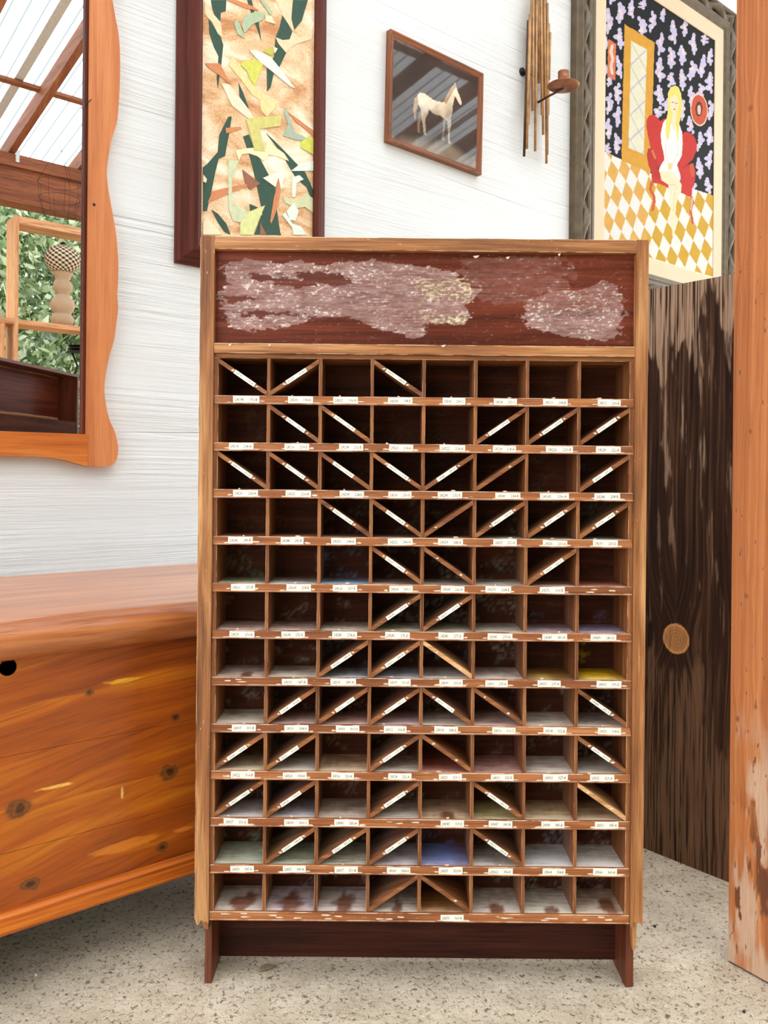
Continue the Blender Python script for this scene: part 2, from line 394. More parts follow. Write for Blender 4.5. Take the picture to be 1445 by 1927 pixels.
def grid_board(name, o, eu, ev, ew, nu, nv, mat, parent, colfn=None, warp=None, uvswap=False, cut=None, attr='paint'):
    """a board whose front (o + a*eu + b*ev) is a fine grid that carries painted attributes; ew = thickness vector (to the back)"""
    o = Vector(o); eu = Vector(eu); ev = Vector(ev); ew = Vector(ew)
    a = np.linspace(0, 1, nu + 1); b = np.linspace(0, 1, nv + 1); A, B = np.meshgrid(a, b); A = A.ravel(); B = B.ravel()
    P = np.array(o)[None] + A[:, None] * np.array(eu) + B[:, None] * np.array(ev)
    U = A * eu.length; Vv = B * ev.length
    uv = np.stack([Vv, U], 1) if uvswap else np.stack([U, Vv], 1)
    if warp: uv = warp(uv.copy())
    idx = np.arange((nu + 1) * (nv + 1)).reshape(nv + 1, nu + 1)
    Fc = np.stack([idx[:-1, :-1], idx[:-1, 1:], idx[1:, 1:], idx[1:, :-1]], -1).reshape(-1, 4)
    if cut:
        ca, cb, r = cut; dd = np.hypot(U - ca, Vv - cb); keep = ~(dd[Fc] < r).all(1); Fc = Fc[keep]
        used = np.unique(Fc); m = used[dd[used] < r]
        ang = np.arctan2(Vv[m] - cb, U[m] - ca)
        P[m] = np.array(o) + ((ca + r * np.cos(ang)) / eu.length)[:, None] * np.array(eu) + ((cb + r * np.sin(ang)) / ev.length)[:, None] * np.array(ev)
    C = np.zeros((len(P), 4))
    if colfn: C = colfn(P, uv if not uvswap else uv[:, ::-1])
    k = len(P); c = [o, o + eu, o + eu + ev, o + ev]; c2 = [q + ew for q in c]
    V = np.vstack([P, [tuple(q) for q in c + c2]])
    extra = [(k, k + 4, k + 5, k + 1), (k + 1, k + 5, k + 6, k + 2), (k + 2, k + 6, k + 7, k + 3), (k + 3, k + 7, k + 4, k)]
    if not cut: extra.append((k + 7, k + 6, k + 5, k + 4))
    uvx = [(0, 0), (eu.length, 0), (eu.length, ev.length), (0, ev.length)] * 2
    if uvswap: uvx = [(y, x) for x, y in uvx]
    uv = np.vstack([uv, uvx]); C = np.vstack([C, np.zeros((8, 4))])
    return build(name, V, [tuple(f) for f in Fc] + extra, mat, parent, uv, {attr: C, 'wear': np.zeros(len(V))})
def tube(name, pts, r, mat, parent, seg=8, caps=True):
    pts = [Vector(p) for p in pts]; V = []; Fc = []; m = len(pts)
    for i, p in enumerate(pts):
        t = (pts[min(i + 1, m - 1)] - pts[max(i - 1, 0)]).normalized()
        u = t.orthogonal().normalized() if abs(t.z) > 0.9 else t.cross(Vector((0, 0, 1))).normalized(); v = t.cross(u)
        rr = r[i] if isinstance(r, (list, tuple)) else r
        for k in range(seg):
            a = 2 * PI * k / seg; V.append(p + u * rr * math.cos(a) + v * rr * math.sin(a))
    for i in range(m - 1):
        for k in range(seg):
            j = (k + 1) % seg; Fc.append((i * seg + k, i * seg + j, (i + 1) * seg + j, (i + 1) * seg + k))
    if caps: Fc += [tuple(range(seg))[::-1], tuple(range((m - 1) * seg, m * seg))]
    uv = [(i // seg * 0.05, i % seg * 0.01) for i in range(len(V))]
    return fix_normals(build(name, V, Fc, mat, parent, uv, smooth=True))
def lathe(name, prof, c, mat, parent, seg=32, colfn=None):
    c = Vector(c); V = []; Fc = []; cols = []
    for i, (r, z) in enumerate(prof):
        for k in range(seg):
            a = 2 * PI * k / seg; V.append(c + Vector((r * math.cos(a), r * math.sin(a), z)))
            if colfn: cols.append(colfn(i, k))
    m = len(prof)
    for i in range(m - 1):
        for k in range(seg):
            j = (k + 1) % seg; Fc.append((i * seg + k, i * seg + j, (i + 1) * seg + j, (i + 1) * seg + k))
    Fc += [tuple(range(seg))[::-1], tuple(range((m - 1) * seg, m * seg))]
    return fix_normals(build(name, V, Fc, mat, parent, [(0, 0)] * len(V), {'paint': np.array(cols)} if colfn else None, smooth=True))
def frame_bars(rect, prof, mat, parent, fr, name='frame_bar', sides=(0, 1, 2, 3)):
    """mitred frame: rect = outer (s0, s1, z0, z1); prof = [(inset, out)...]; fr(a, b, c) with b = -out"""
    s0, s1, z0, z1 = rect
    def corner(i, d): return [(s0 + d, z0 + d), (s1 - d, z0 + d), (s1 - d, z1 - d), (s0 + d, z1 - d)][i % 4]
    for k in sides:
        V = []; Fc = []; uv = []; m = len(prof); acc = 0
        for q, (d, ou) in enumerate(prof):
            if q: acc += math.hypot(d - prof[q - 1][0], ou - prof[q - 1][1])
            for e in (0, 1):
                a, c = corner(k + e, d); V.append(fr(a, -ou, c)); uv.append(((a if k % 2 == 0 else c) + k * 1.7, acc + k * 0.7))
        for q in range(m - 1): Fc.append((2 * q, 2 * q + 1, 2 * q + 3, 2 * q + 2))
        Fc.append(tuple(range(0, 2 * m, 2))[::-1]); Fc.append(tuple(range(1, 2 * m, 2))); Fc.append((0, 2 * m - 2, 2 * m - 1, 1))
        fix_normals(build(name, V, Fc, mat, parent, uv, {'wear': np.zeros(len(V)), 'paint': np.zeros((len(V), 4))}))
def lettering(txt, width, height, origin, ex, ez, parent, mat):
    """flat lettering mesh: centred at origin, along ex, up ez"""
    cu = bpy.data.curves.new('lettering', 'FONT'); cu.body = txt; cu.resolution_u = 1; cu.size = 1
    tmp = bpy.data.objects.new('tmp', cu); me = bpy.data.meshes.new_from_object(tmp)
    V = np.array([v.co for v in me.vertices]); Fc = [tuple(p.vertices) for p in me.polygons]
    bpy.data.objects.remove(tmp); bpy.data.meshes.remove(me); bpy.data.curves.remove(cu)
    lo, hi = V.min(0), V.max(0); sx = width / (hi[0] - lo[0]); sy = height / (hi[1] - lo[1]); V = V - (lo + hi) / 2
    W = np.array(origin)[None] + (V[:, 0] * sx)[:, None] * np.array(ex) + (V[:, 1] * sy)[:, None] * np.array(ez)
    return build('lettering', W, Fc, mat, parent)
WROT = math.atan2(D.y, D.x)

# ================================================================== THE SETTING
fl = build('floor', [(-9, -9, 0), (9, -9, 0), (9, 9, 0), (-9, 9, 0)], [(0, 1, 2, 3)], M['floor'], None, [(0, 0), (18, 0), (18, 18), (0, 18)])
tag(fl, 'worn pale concrete floor with dark pitting', 'floor', kind='structure')

wl = thing('wall_back', 'white painted rough sawn plywood wall hung with pictures', 'wall', Wp(0, NW, 0), WROT, kind='structure')
WSEAM = on_wall(800, 45)[2]
def wall_panel(s0, s1, z0, z1):
    V, Fc, _ = box_data((s0, NW, z0), (s1, NW + 0.016, z1), 0)
    fix_normals(build('wall_panel', [Wp(*v) for v in V], Fc, M['wall'], wl, [(v[0], v[2] + v[1]) for v in V]))
WTOP = 3.58
wall_panel(-3.2, 6.5, 0, WSEAM - 0.0003); wall_panel(-3.2, 6.5, WSEAM + 0.0003, WTOP)
box('wall_backing', (-3.2, NW + 0.017, 0), (6.5, NW + 0.06, WTOP), M['beam'], wl, 0, Wp)

# roof of clear corrugated sheets on rafters
roof = thing('ceiling', 'clear corrugated plastic roof on brown timber rafters', 'roof', Wp(0, NW, 0), WROT, kind='structure')
BM = -1.34                                             # eave beam position
b_lo = in_mirror(80, 393, BM)[2]; b_hi = in_mirror(80, 305, BM)[2]; b_mid = in_mirror(80, 328, BM)[2]
PITCH = 0.2
def zr(n): return b_hi + PITCH * (n - BM)
box('eave_beam', (-2.5, BM - 0.10, b_lo + 0.03), (6.5, BM, b_mid), M['beam'], roof, 0, Wp)
box('eave_ledger', (-2.5, BM - 0.12, b_lo), (6.5, BM + 0.02, b_lo + 0.05), M['beam'], roof, 0, Wp)
box('eave_plate', (-2.5, BM - 0.13, b_mid), (6.5, BM + 0.03, b_hi), M['beam'], roof, 0, Wp)
s_a = in_mirror(20, 270, BM)[0]; s_b = in_mirror(150, 310, BM)[0]; RSP = s_b - s_a
k0 = -int((s_a + 2.2) / RSP)
for k in range(k0, k0 + 18):
    s = s_a + k * RSP
    poly = [(BM - 0.35, zr(BM - 0.35)), (NW - 0.01, zr(NW - 0.01)), (NW - 0.01, zr(NW - 0.01) + 0.10), (BM - 0.35, zr(BM - 0.35) + 0.10)]
    prism('rafter', poly, s - 0.022, s + 0.022, M['beam'], roof, lambda a, b, c: Wp(b, a, c), 0)
    box('rafter_tie', (s + 0.0225, BM + 0.031, b_hi - 0.05), (s + 0.045, BM + 0.034, b_hi + 0.03), M['zinc'], roof, 2, Wp)
for n in (-0.74, 0.62, 1.75):
    prism('purlin', [(n - 0.02, zr(n) + 0.075), (n + 0.02, zr(n) + 0.08), (n + 0.02, zr(n) + 0.10), (n - 0.02, zr(n) + 0.10)], -2.5, 6.5, M['beam'], roof, lambda a, b, c: Wp(b, a, c), 1)
SW = 0.66
for k in range(13):
    c0 = -2.4 + k * SW; cols = np.arange(0, SW + 0.05, 0.076 / 8); V = []; Fc = []
    for i, c in enumerate(cols):
        hh = 0.009 * math.sin(2 * PI * (c0 + c) / 0.076) + 0.112 + 0.003 * (k % 2)
        for n in (BM - 0.5, NW + 0.05): V.append(Wp(c0 + c, n, zr(n) + hh))
    for i in range(len(cols) - 1): Fc.append((2 * i, 2 * i + 1, 2 * i + 3, 2 * i + 2))
    build('roof_sheet', V, Fc, M['sheet'], roof, [(c0 + cols[i // 2], i % 2) for i in range(len(V))], smooth=True)
    prism('lap_strip', [(BM - .5, zr(BM - .5) + .101), (NW, zr(NW) + .101), (NW, zr(NW) + .1025), (BM - .5, zr(BM - .5) + .1025)], c0 - .02, c0 + .03, M['zinc'], roof, lambda a, b, c: Wp(b, a, c))

# ================================================================== PIGEONHOLE CABINET
cab = thing('pigeonhole_cabinet', 'tall worn oak pigeonhole cabinet with diagonal slats and numbered paper labels', 'cabinet', (0.065, YF + 0.05, 0))
def X(u): return u * KPX
def Z(v): return HC - v * KPX
XL, XR = -348.0, 494.5
ILx, IRx = -322.7, 471.3
top, trb, mr0, mr1 = -443, -418.5, -242, -223
sb = 848
c0x, cpx = -317.5, 97.9
r0y, rpy, rth = -143.4, 88.58, 15.7
DEP = 0.104
# stiles with ragged lower ends
def ragged_stile(x0, x1, name, seed):
    rnd = random.Random(seed); zb = Z(sb); poly = [(X(x0), Z(top)), (X(x1), Z(top))]
    m = 7
    for i in range(m + 1):
        f = 1 - i / m; poly.append((X(x0 + (x1 - x0) * f), zb + rnd.uniform(-0.006, 0.007)))
    o = prism(name, poly, 0, 0.018, M['oak'], cab, lambda a, b, c: Vector((a, YF + b, c)), 2)
    return o
ragged_stile(XL, ILx, 'stile', 3); ragged_stile(IRx, XR, 'stile', 5)
def fc(a, b, c): return Vector((a, YF + b, c))
box('corner_bead', (X(XL) - 0.0022, 0.004, Z(sb) + 0.004), (X(XL), 0.018, Z(top)), M['oak'], cab, 2, fc, 0.0008)
box('corner_bead', (X(XR), 0.004, Z(sb) + 0.004), (X(XR) + 0.0015, 0.018, Z(top)), M['oak'], cab, 2, fc, 0.0008)
box('top_rail', (X(ILx), 0, Z(trb)), (X(IRx), 0.018, Z(top)), M['oakh'], cab, 0, fc, 0.0009)
box('middle_rail', (X(ILx), 0.001, Z(mr1)), (X(IRx), 0.02, Z(mr0)), M['oakh'], cab, 0, fc, 0.0009)
sxl0, sxl1 = -0.2966, -0.2850; sxr0, sxr1 = 0.4185, 0.4310
for (a, b_) in ((sxl0, sxl1), (sxr0, sxr1)):
    rnd = random.Random(int(a * 999))
    y0 = 0.0185
    poly = [(y0, 0.004), (y0 + 0.004, 0.0), (DEP - 0.004, 0.0), (DEP, 0.006), (DEP, Z(top)), (y0, Z(top))]
    prism('side_panel', poly, a, b_, M['side'], cab, lambda p, q, r: Vector((q, YF + p, r)), 2)
# splinter of the right stile hanging over the foot, and a short one on the left
prism('splinter', [(X(IRx) + 0.004, Z(sb) + 0.004), (X(IRx) + 0.013, Z(sb) + 0.004), (X(IRx) + 0.011, Z(895)), (X(IRx) + 0.0065, Z(898)), (X(IRx) + 0.005, Z(870))], 0.006, 0.018, M['oak'], cab, fc, 2)
prism('splinter', [(X(XL) + 0.006, Z(sb) + 0.004), (X(ILx) - 0.001, Z(sb) + 0.004), (X(ILx) - 0.002, Z(866)), (X(ILx) - 0.008, Z(863)), (X(XL) + 0.012, Z(856))], 0.006, 0.018, M['oak'], cab, fc, 2)
box('top_board', (sxl1, 0.0185, Z(top) - 0.012), (sxr0, DEP, Z(top) - 0.001), M['side'], cab, 0, fc)
box('toe_board', (sxl1, 0.086, 0.010), (sxr0, 0.096, Z(r0y + 11 * rpy + rth) + 0.004), M['toe'], cab, 0, fc)
# header panel with scraped label residue
A1 = [(425, 495), (470, 487), (520, 494), (560, 490), (600, 497), (640, 494), (700, 489), (760, 495), (830, 505), (865, 520), (882, 540), (908, 545), (900, 560), (880, 575), (886, 598), (870, 608), (800, 612), (795, 632), (770, 635), (740, 622), (700, 619), (688, 610), (640, 598), (575, 604), (560, 610), (520, 617), (480, 623), (435, 618), (424, 600), (416, 572), (412, 550), (428, 530), (418, 512)]
H1 = [[(555, 514), (600, 510), (650, 520), (672, 533), (620, 537), (570, 530)], [(470, 512), (520, 520), (560, 527), (610, 540), (560, 541), (480, 527)], [(416, 556), (470, 558), (500, 562), (430, 571)], [(425, 588), (520, 586), (575, 591), (480, 597)], [(572, 597), (620, 592), (680, 601), (672, 613), (590, 612)]]
B1 = [(978, 594), (1010, 588), (1100, 598), (1160, 582), (1172, 606), (1160, 632), (1140, 642), (1060, 632), (1000, 616)]
B2 = [(1042, 546), (1100, 544), (1140, 528), (1158, 540), (1170, 560), (1172, 600), (1100, 606), (985, 596), (990, 566)]
B3 = [(860, 488), (960, 482), (1060, 486), (1080, 520), (1040, 560), (940, 575), (890, 560)]
def header_paint(P, uv):
    px, py = to_px(P)
    wx = px + (fbm(px / 9, py / 5, 3) - 0.5) * 34; wy = py + (fbm(px / 14, py / 5, 8) - 0.5) * 15
    m = in_poly(wx, wy, A1) * (0.62 + 0.3 * fbm(px / 60, py / 14, 5))
    for h in H1: m = np.where(in_poly(wx, wy, h), m * 0.08, m)
    m = np.maximum(m, in_poly(wx, wy, B1) * 0.78); m = np.maximum(m, in_poly(wx, wy, B2) * 0.48)
    m = np.maximum(m, in_poly(px + (fbm(px / 20, py / 9, 2) - .5) * 80, wy, B3) * 0.26 * fbm(px / 8, py / 4, 6) * 1.6)
    m = np.maximum(m, sstep(0.66, 0.8, fbm(px / 7, py / 3, 77)) * 0.2)
    st = fbm(px / 22, py / 2.2, 11); sp = fbm(px / 5.0, py / 2.6, 19, 4); cl = fbm(px / 30, py / 12, 23)
    m = m * np.clip(0.15 + 1.1 * st, 0, 1.1) * (.55 + .8 * cl)
    white = sstep(0.56, 0.74, sp) * (m > 0.2) * (.35 + .9 * sstep(.4, .65, cl))
    white = np.clip(white, 0, 1)
    yel = in_poly(wx, wy, [(780, 530), (880, 520), (890, 570), (800, 560)]) | in_poly(wx, wy, [(790, 590), (880, 595), (870, 612), (800, 610)])
    c = np.array(lin((180, 146, 142)))[None] * (1 - white[:, None]) + np.array(lin((232, 218, 210)))[None] * white[:, None]
    c = np.where((yel & (sp > .5))[:, None], np.array(lin((226, 212, 176)))[None], c)
    return np.hstack([c, np.clip(m + white * 0.28, 0, 0.92)[:, None]])
grid_board('header_panel', fc(X(ILx) - .004, 0.013, Z(mr0) - .004), (X(IRx) - X(ILx) + .008, 0, 0), (0, 0, Z(trb) - Z(mr0) + .008), (0, 0.006, 0), 520, 120, M['header'], cab, header_paint)
# chips along the header rail
for (px, py, ln) in ((890, 482, 12), (952, 484, 7), (430, 648, 6), (505, 649, 5), (830, 650, 9), (1050, 478, 5)):
    a, b = unroll(px, py)
    prism('chip', [(X(a), Z(b)), (X(a + ln), Z(b - 1.5)), (X(a + ln * .7), Z(b + 2.5)), (X(a + ln * .3), Z(b + 3.5))], -0.0006, 0.001, M['scrap'], cab, fc)
# pigeonhole grid
GF = 0.006                                              # grid front behind the face frame
DUST = {}
def dset(r, c, rgb, amt): DUST[r, c] = (lin(rgb), amt)
base_amt = [0, .04, .08, .12, .22, .42, .55, .55, .66, .68, .66, .74, .72]
for r in range(1, 13):
    for c in range(1, 9):
        dset(r, c, ((206, 190, 172), (212, 196, 184), (200, 188, 176))[(r + c) % 3], base_amt[r])
for (r, c, rgb, a) in [(1, 7, (150, 132, 60), .18), (1, 8, (150, 138, 50), .2), (2, 1, (140, 128, 80), .2), (4, 1, (176, 120, 70), .2), (4, 2, (170, 110, 54), .3), (4, 6, (130, 170, 150), .5), (4, 7, (110, 160, 140), .5), (4, 8, (120, 172, 154), .55),
    (5, 1, (120, 160, 130), .5), (5, 2, (150, 176, 180), .5), (5, 3, (110, 160, 196), .62), (5, 4, (196, 190, 180), .4), (5, 5, (190, 196, 190), .5), (5, 6, (184, 190, 178), .6), (5, 7, (180, 130, 124), .4), (5, 8, (150, 46, 30), .5),
    (6, 1, (206, 176, 166), .5), (6, 2, (208, 178, 168), .5), (6, 4, (188, 196, 170), .6), (6, 5, (176, 186, 166), .6), (6, 6, (196, 196, 180), .65), (6, 7, (176, 156, 180), .55), (6, 8, (150, 140, 186), .5),
    (7, 1, (206, 180, 170), .5), (7, 3, (140, 160, 184), .55), (7, 4, (146, 164, 184), .6), (7, 5, (170, 180, 190), .6), (7, 7, (206, 170, 70), .45), (7, 8, (255, 206, 16), .95),
    (8, 2, (196, 150, 146), .6), (8, 3, (196, 144, 134), .6), (8, 4, (196, 156, 168), .65), (8, 6, (206, 170, 164), .65), (9, 5, (178, 84, 72), .6), (9, 6, (190, 132, 126), .65), (9, 3, (200, 164, 126), .6), (9, 1, (206, 184, 150), .6),
    (10, 1, (190, 182, 188), .65), (10, 2, (176, 170, 190), .65), (10, 3, (206, 184, 166), .55), (10, 5, (200, 166, 130), .5), (10, 6, (200, 184, 120), .6), (10, 7, (204, 172, 130), .6), (10, 8, (200, 176, 140), .5),
    (11, 1, (178, 194, 166), .66), (11, 2, (176, 196, 166), .7), (11, 3, (196, 206, 186), .72), (11, 4, (186, 178, 196), .7), (11, 5, (104, 126, 190), .75), (11, 6, (190, 190, 190), .5), (11, 7, (206, 208, 214), .8), (11, 8, (216, 212, 210), .8),
    (12, 1, (204, 188, 182), .66), (12, 2, (200, 176, 190), .7), (12, 3, (210, 192, 190), .7), (12, 4, (206, 196, 186), .6), (12, 5, (190, 130, 60), .4), (12, 6, (206, 190, 176), .7), (12, 7, (216, 206, 190), .75), (12, 8, (206, 180, 160), .6)]:
    dset(r, c, rgb, a)
CLEAN = {(12, 1): (.55, .45, .36, .5), (12, 2): (.5, .5, .34, .5), (12, 3): (.55, .45, .36, .45), (12, 8): (.72, .3, .3, .35), (12, 7): (.6, .2, .3, .2), (12, 6): (.55, .2, .3, .2), (10, 5): (.55, .15, .25, .25), (7, 1): (.6, .25, .2, .35), (12, 4): (.6, .3, .15, .3)}
def colx(k): return c0x + cpx * k
def rail_top(r): return r0y + rpy * (r - 1)
def open_top(r): return -214.5 if r == 1 else rail_top(r - 1) + rth
BACKY = DEP - 0.008
# back panel with per-cell dusting
def back_paint(P, uv):
    u = (P[:, 0] / KPX - c0x) / cpx; v = (HC - P[:, 2]) / KPX
    ci = np.clip(np.floor(u), 0, 7).astype(int) + 1; ri = np.clip(np.floor((v + 214.5) / rpy), 0, 11).astype(int) + 1
    out = np.zeros((len(P), 4))
    n1 = fbm(u * 3, v / 26, 4); n2 = fbm(u * 22, v / 4, 9, 3)
    for i in range(len(P)):
        c, a = DUST[ri[i], ci[i]]; out[i, :3] = c; out[i, 3] = a
    out[:, 3] = np.clip(out[:, 3] * 0.75, 0, .42) * sstep(.48, .72, n1) * sstep(.4, .7, n2)
    return out
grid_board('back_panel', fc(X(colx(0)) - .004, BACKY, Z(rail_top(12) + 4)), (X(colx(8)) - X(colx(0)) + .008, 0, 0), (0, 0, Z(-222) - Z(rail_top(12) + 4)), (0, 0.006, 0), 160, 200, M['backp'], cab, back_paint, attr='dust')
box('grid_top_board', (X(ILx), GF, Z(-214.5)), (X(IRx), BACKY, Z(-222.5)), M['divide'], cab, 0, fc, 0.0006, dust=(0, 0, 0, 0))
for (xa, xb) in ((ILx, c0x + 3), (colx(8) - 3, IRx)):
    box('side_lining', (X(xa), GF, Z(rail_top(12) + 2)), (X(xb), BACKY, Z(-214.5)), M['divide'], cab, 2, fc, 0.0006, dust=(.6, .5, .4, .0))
RES = []                                                # torn label residue, gathered per shelf
def shelf(r):
    z1 = Z(rail_top(r)); z0 = Z(rail_top(r) + rth)
    nx, ny = 112, 12
    x0, x1 = X(colx(0) + 3), X(colx(8) - 3)
    def paint(P, uv):
        u = (P[:, 0] / KPX - c0x) / cpx; dy = (P[:, 1] - YF - GF) / (BACKY - GF)
        ci = np.clip(np.floor(u), 0, 7).astype(int) + 1; fu = u - np.floor(u); out = np.zeros((len(P), 4))
        n = fbm(u * 4, dy * 3, r); n2 = fbm(u * 16, dy * 2, r + 40)
        for i in range(len(P)):
            c, a = DUST[r, ci[i]]
            if (r, ci[i]) == (11, 5): a *= float(0.45 + 0.8 * math.exp(-((fu[i] - .4) / .28) ** 2))
            if (r, ci[i]) == (7, 8): a *= float(0.25 + 1.0 * math.exp(-((fu[i] - .45) / .25) ** 2 - ((dy[i] - .45) / .5) ** 2))
            if (r, ci[i]) == (7, 7): a *= float(0.3 + 1.2 * math.exp(-((fu[i] - .35) / .2) ** 2 - ((dy[i] - .25) / .3) ** 2))
            k = CLEAN.get((r, ci[i]))
            if k: a *= 1 - .9 * float(sstep(1.25, .75, math.hypot((fu[i] - k[0]) / (k[2] * .6), (dy[i] - k[1] * .8) / (k[3] * .9)) + (n[i] - .5) * 1.3 + (n2[i] - .5) * .8))
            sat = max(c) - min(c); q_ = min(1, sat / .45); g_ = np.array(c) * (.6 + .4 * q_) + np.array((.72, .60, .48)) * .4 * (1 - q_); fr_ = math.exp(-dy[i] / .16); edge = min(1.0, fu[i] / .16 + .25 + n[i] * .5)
            out[i, :3] = g_ * (1 - .5 * fr_) + np.array((.80, .72, .63)) * .5 * fr_; out[i, 3] = 1.75 * (a * (0.45 + 1.0 * n[i]) * (0.7 + .7 * n2[i]) * (.62 + .5 * (1 - dy[i])) * edge + .35 * fr_ * a)  # paler front edge: dust, with the light on it put into the colour
        out[:, 3] = np.clip(out[:, 3], 0, 1.15)
        return out
    # shelf board whose top is a painted grid (lower sides are plain)
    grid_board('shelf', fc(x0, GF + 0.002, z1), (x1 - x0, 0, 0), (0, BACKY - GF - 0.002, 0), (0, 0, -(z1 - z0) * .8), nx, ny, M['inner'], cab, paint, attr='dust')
    rail = box('shelf_edge', (X(ILx + 1), GF - 0.002, z0), (X(IRx - 1), GF + 0.004, z1 + .0002), M['rail'], cab, 0, fc, 0.0007)
    box('edge_bead', (X(ILx + 1), GF - 0.0032, z0), (X(IRx - 1), GF - 0.0018, z0 + 0.0022), M['rail'], cab, 0, fc, 0.0005)
for r in range(1, 13):
    shelf(r)
    for c in range(1, 8):
        x = X(colx(c)); d = DUST[r, c]
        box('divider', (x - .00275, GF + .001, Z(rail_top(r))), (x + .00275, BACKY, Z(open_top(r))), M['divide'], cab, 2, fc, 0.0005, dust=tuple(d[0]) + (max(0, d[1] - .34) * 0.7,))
# diagonal slats: row -> {column: (direction, text or None, flipped)}
DIAG = {1: {1: ('\\', '24199   193-A'), 2: ('/', '24373   367-A', 1), 4: ('\\', '24290   284-E')},
    2: {2: ('\\', '24296   290-A'), 3: ('\\', '24201   195-A'), 6: ('/', '24205   199-E'), 7: ('/', '24225   219-B'), 8: ('/', '24217   211-A', 1)},
    3: {1: ('\\', '24319   313-B'), 2: ('\\', '24231   225-A'), 3: ('\\', '24233   227-E'), 4: ('\\', '24203   197-A'), 5: ('/', '24286   280-A'), 6: ('/', None), 8: ('/', '24243   237-C')},
    4: {3: ('\\', '24227   221-B'), 4: ('\\', '24251   245-A'), 5: ('/', None), 6: ('/', '24253   247-A'), 7: ('/', '24255   249-H'), 8: ('/', '24298   292-B')},
    5: {4: ('\\', '24265   259-E'), 5: ('\\', None), 7: ('/', '24273   267-C')},
    6: {4: ('/', '24282   276-E'), 5: ('/', '24271   265-E')},
    7: {3: ('/', '24294   288-B'), 4: ('/', '24292   286-A'), 5: ('\\', None, 2)},
    8: {2: ('/', '24308   302-B'), 3: ('/', '24213   207-A'), 4: ('/', '24311   305-C'), 5: ('\\', '24313   307-A'), 6: ('\\', None), 8: ('\\', '24288   282-E')},
    9: {1: ('/', '24340   334-B'), 2: ('/', '24325   319-A'), 4: ('/', '24279   273-A'), 5: ('\\', None), 8: ('\\', '24338   332-D')},
    10: {1: ('/', '24370   364-D'), 2: ('/', '24368   362-H'), 4: ('/', '24342   336-A'), 6: ('\\', '24346   340-C'), 8: ('\\', None, 2)},
    11: {2: ('/', '24354   348-A'), 3: ('/', '24356   350-A'), 4: ('/', '24358   352-A'), 6: ('\\', '24361   355-E')},
    12: {4: ('/', None), 5: ('\\', None)}}
def paper_label(cx_, cz_, wd, hg, ang, txt, parent, yy):
    ex = Vector((math.cos(ang), 0, math.sin(ang))); ez = Vector((-math.sin(ang), 0, math.cos(ang))); o = Vector((cx_, YF + yy, cz_))
    V = []
    for b in (-0.0004, 0.0):
        for (p, q) in ((-1, -1), (1, -1), (1, 1), (-1, 1)): V.append(o + ex * (p * wd / 2 + random.uniform(-.0004, .0004)) + ez * (q * hg / 2 + random.uniform(-.0003, .0003)) + Vector((0, b, 0)))
    lb = fix_normals(build('paper_label', V, [(0, 1, 2, 3), (4, 7, 6, 5), (0, 4, 5, 1), (1, 5, 6, 2), (2, 6, 7, 3), (3, 7, 4, 0)], M['paper'], parent))
    lettering(txt, wd * .86, hg * .46, o + Vector((0, -0.0006, 0)), ex, ez, lb, M['ink'])
def residue(cx_, cz_, sx, sz, yy, k=1):
    for _ in range(k):
        m = random.randint(5, 7); pts = []
        for i in range(m):
            a = 2 * PI * i / m; q = random.uniform(.4, 1)
            pts.append((cx_ + math.cos(a) * sx * q, cz_ + math.sin(a) * sz * q))
        RES.append((pts, YF + yy - random.uniform(0, .00016)))
for r, row in DIAG.items():
    for c, t_ in row.items():
        x0 = X(colx(c - 1) + 3.1); x1 = X(colx(c) - 3.1); zb = Z(rail_top(r)); zt = Z(open_top(r)); tv = 0.0082
        if t_[0] == '\\': poly = [(x0, zt), (x1, zb + tv), (x1, zb), (x0, zt - tv)]; ang = math.atan2(zb + tv - zt, x1 - x0)
        else: poly = [(x0, zb), (x1, zt - tv), (x1, zt), (x0, zb + tv)]; ang = math.atan2(zt - tv - zb, x1 - x0)
        fl_ = t_[2] if len(t_) > 2 else 0
        d = DUST[r, c]; y0 = GF - .0005 + random.uniform(-.001, .002)
        prism('diagonal_slat', poly, y0, BACKY - .002, M['light_slat'] if fl_ == 2 else M['divide'], cab, fc, 0, dust=tuple(d[0]) + (max(0, d[1] - .25) * .9,))
        L = math.hypot(x1 - x0, zt - zb - tv); mx = (x0 + x1) / 2; mz = (zt + zb) / 2
        sh = random.uniform(-.006, .004)
        if t_[1]:
            paper_label(mx + math.cos(ang) * sh, mz + math.sin(ang) * sh, 0.0385 + random.uniform(-.002, .003), tv * math.cos(ang) * .98, ang + (PI if fl_ == 1 else 0), t_[1].replace('   ', '      '), cab, y0 - .0002)
        for q in (-1, 1):
            if random.random() < .75: residue(mx + math.cos(ang) * (sh + q * .024), mz + math.sin(ang) * (sh + q * .024), .004, .0022, y0 - .0002)
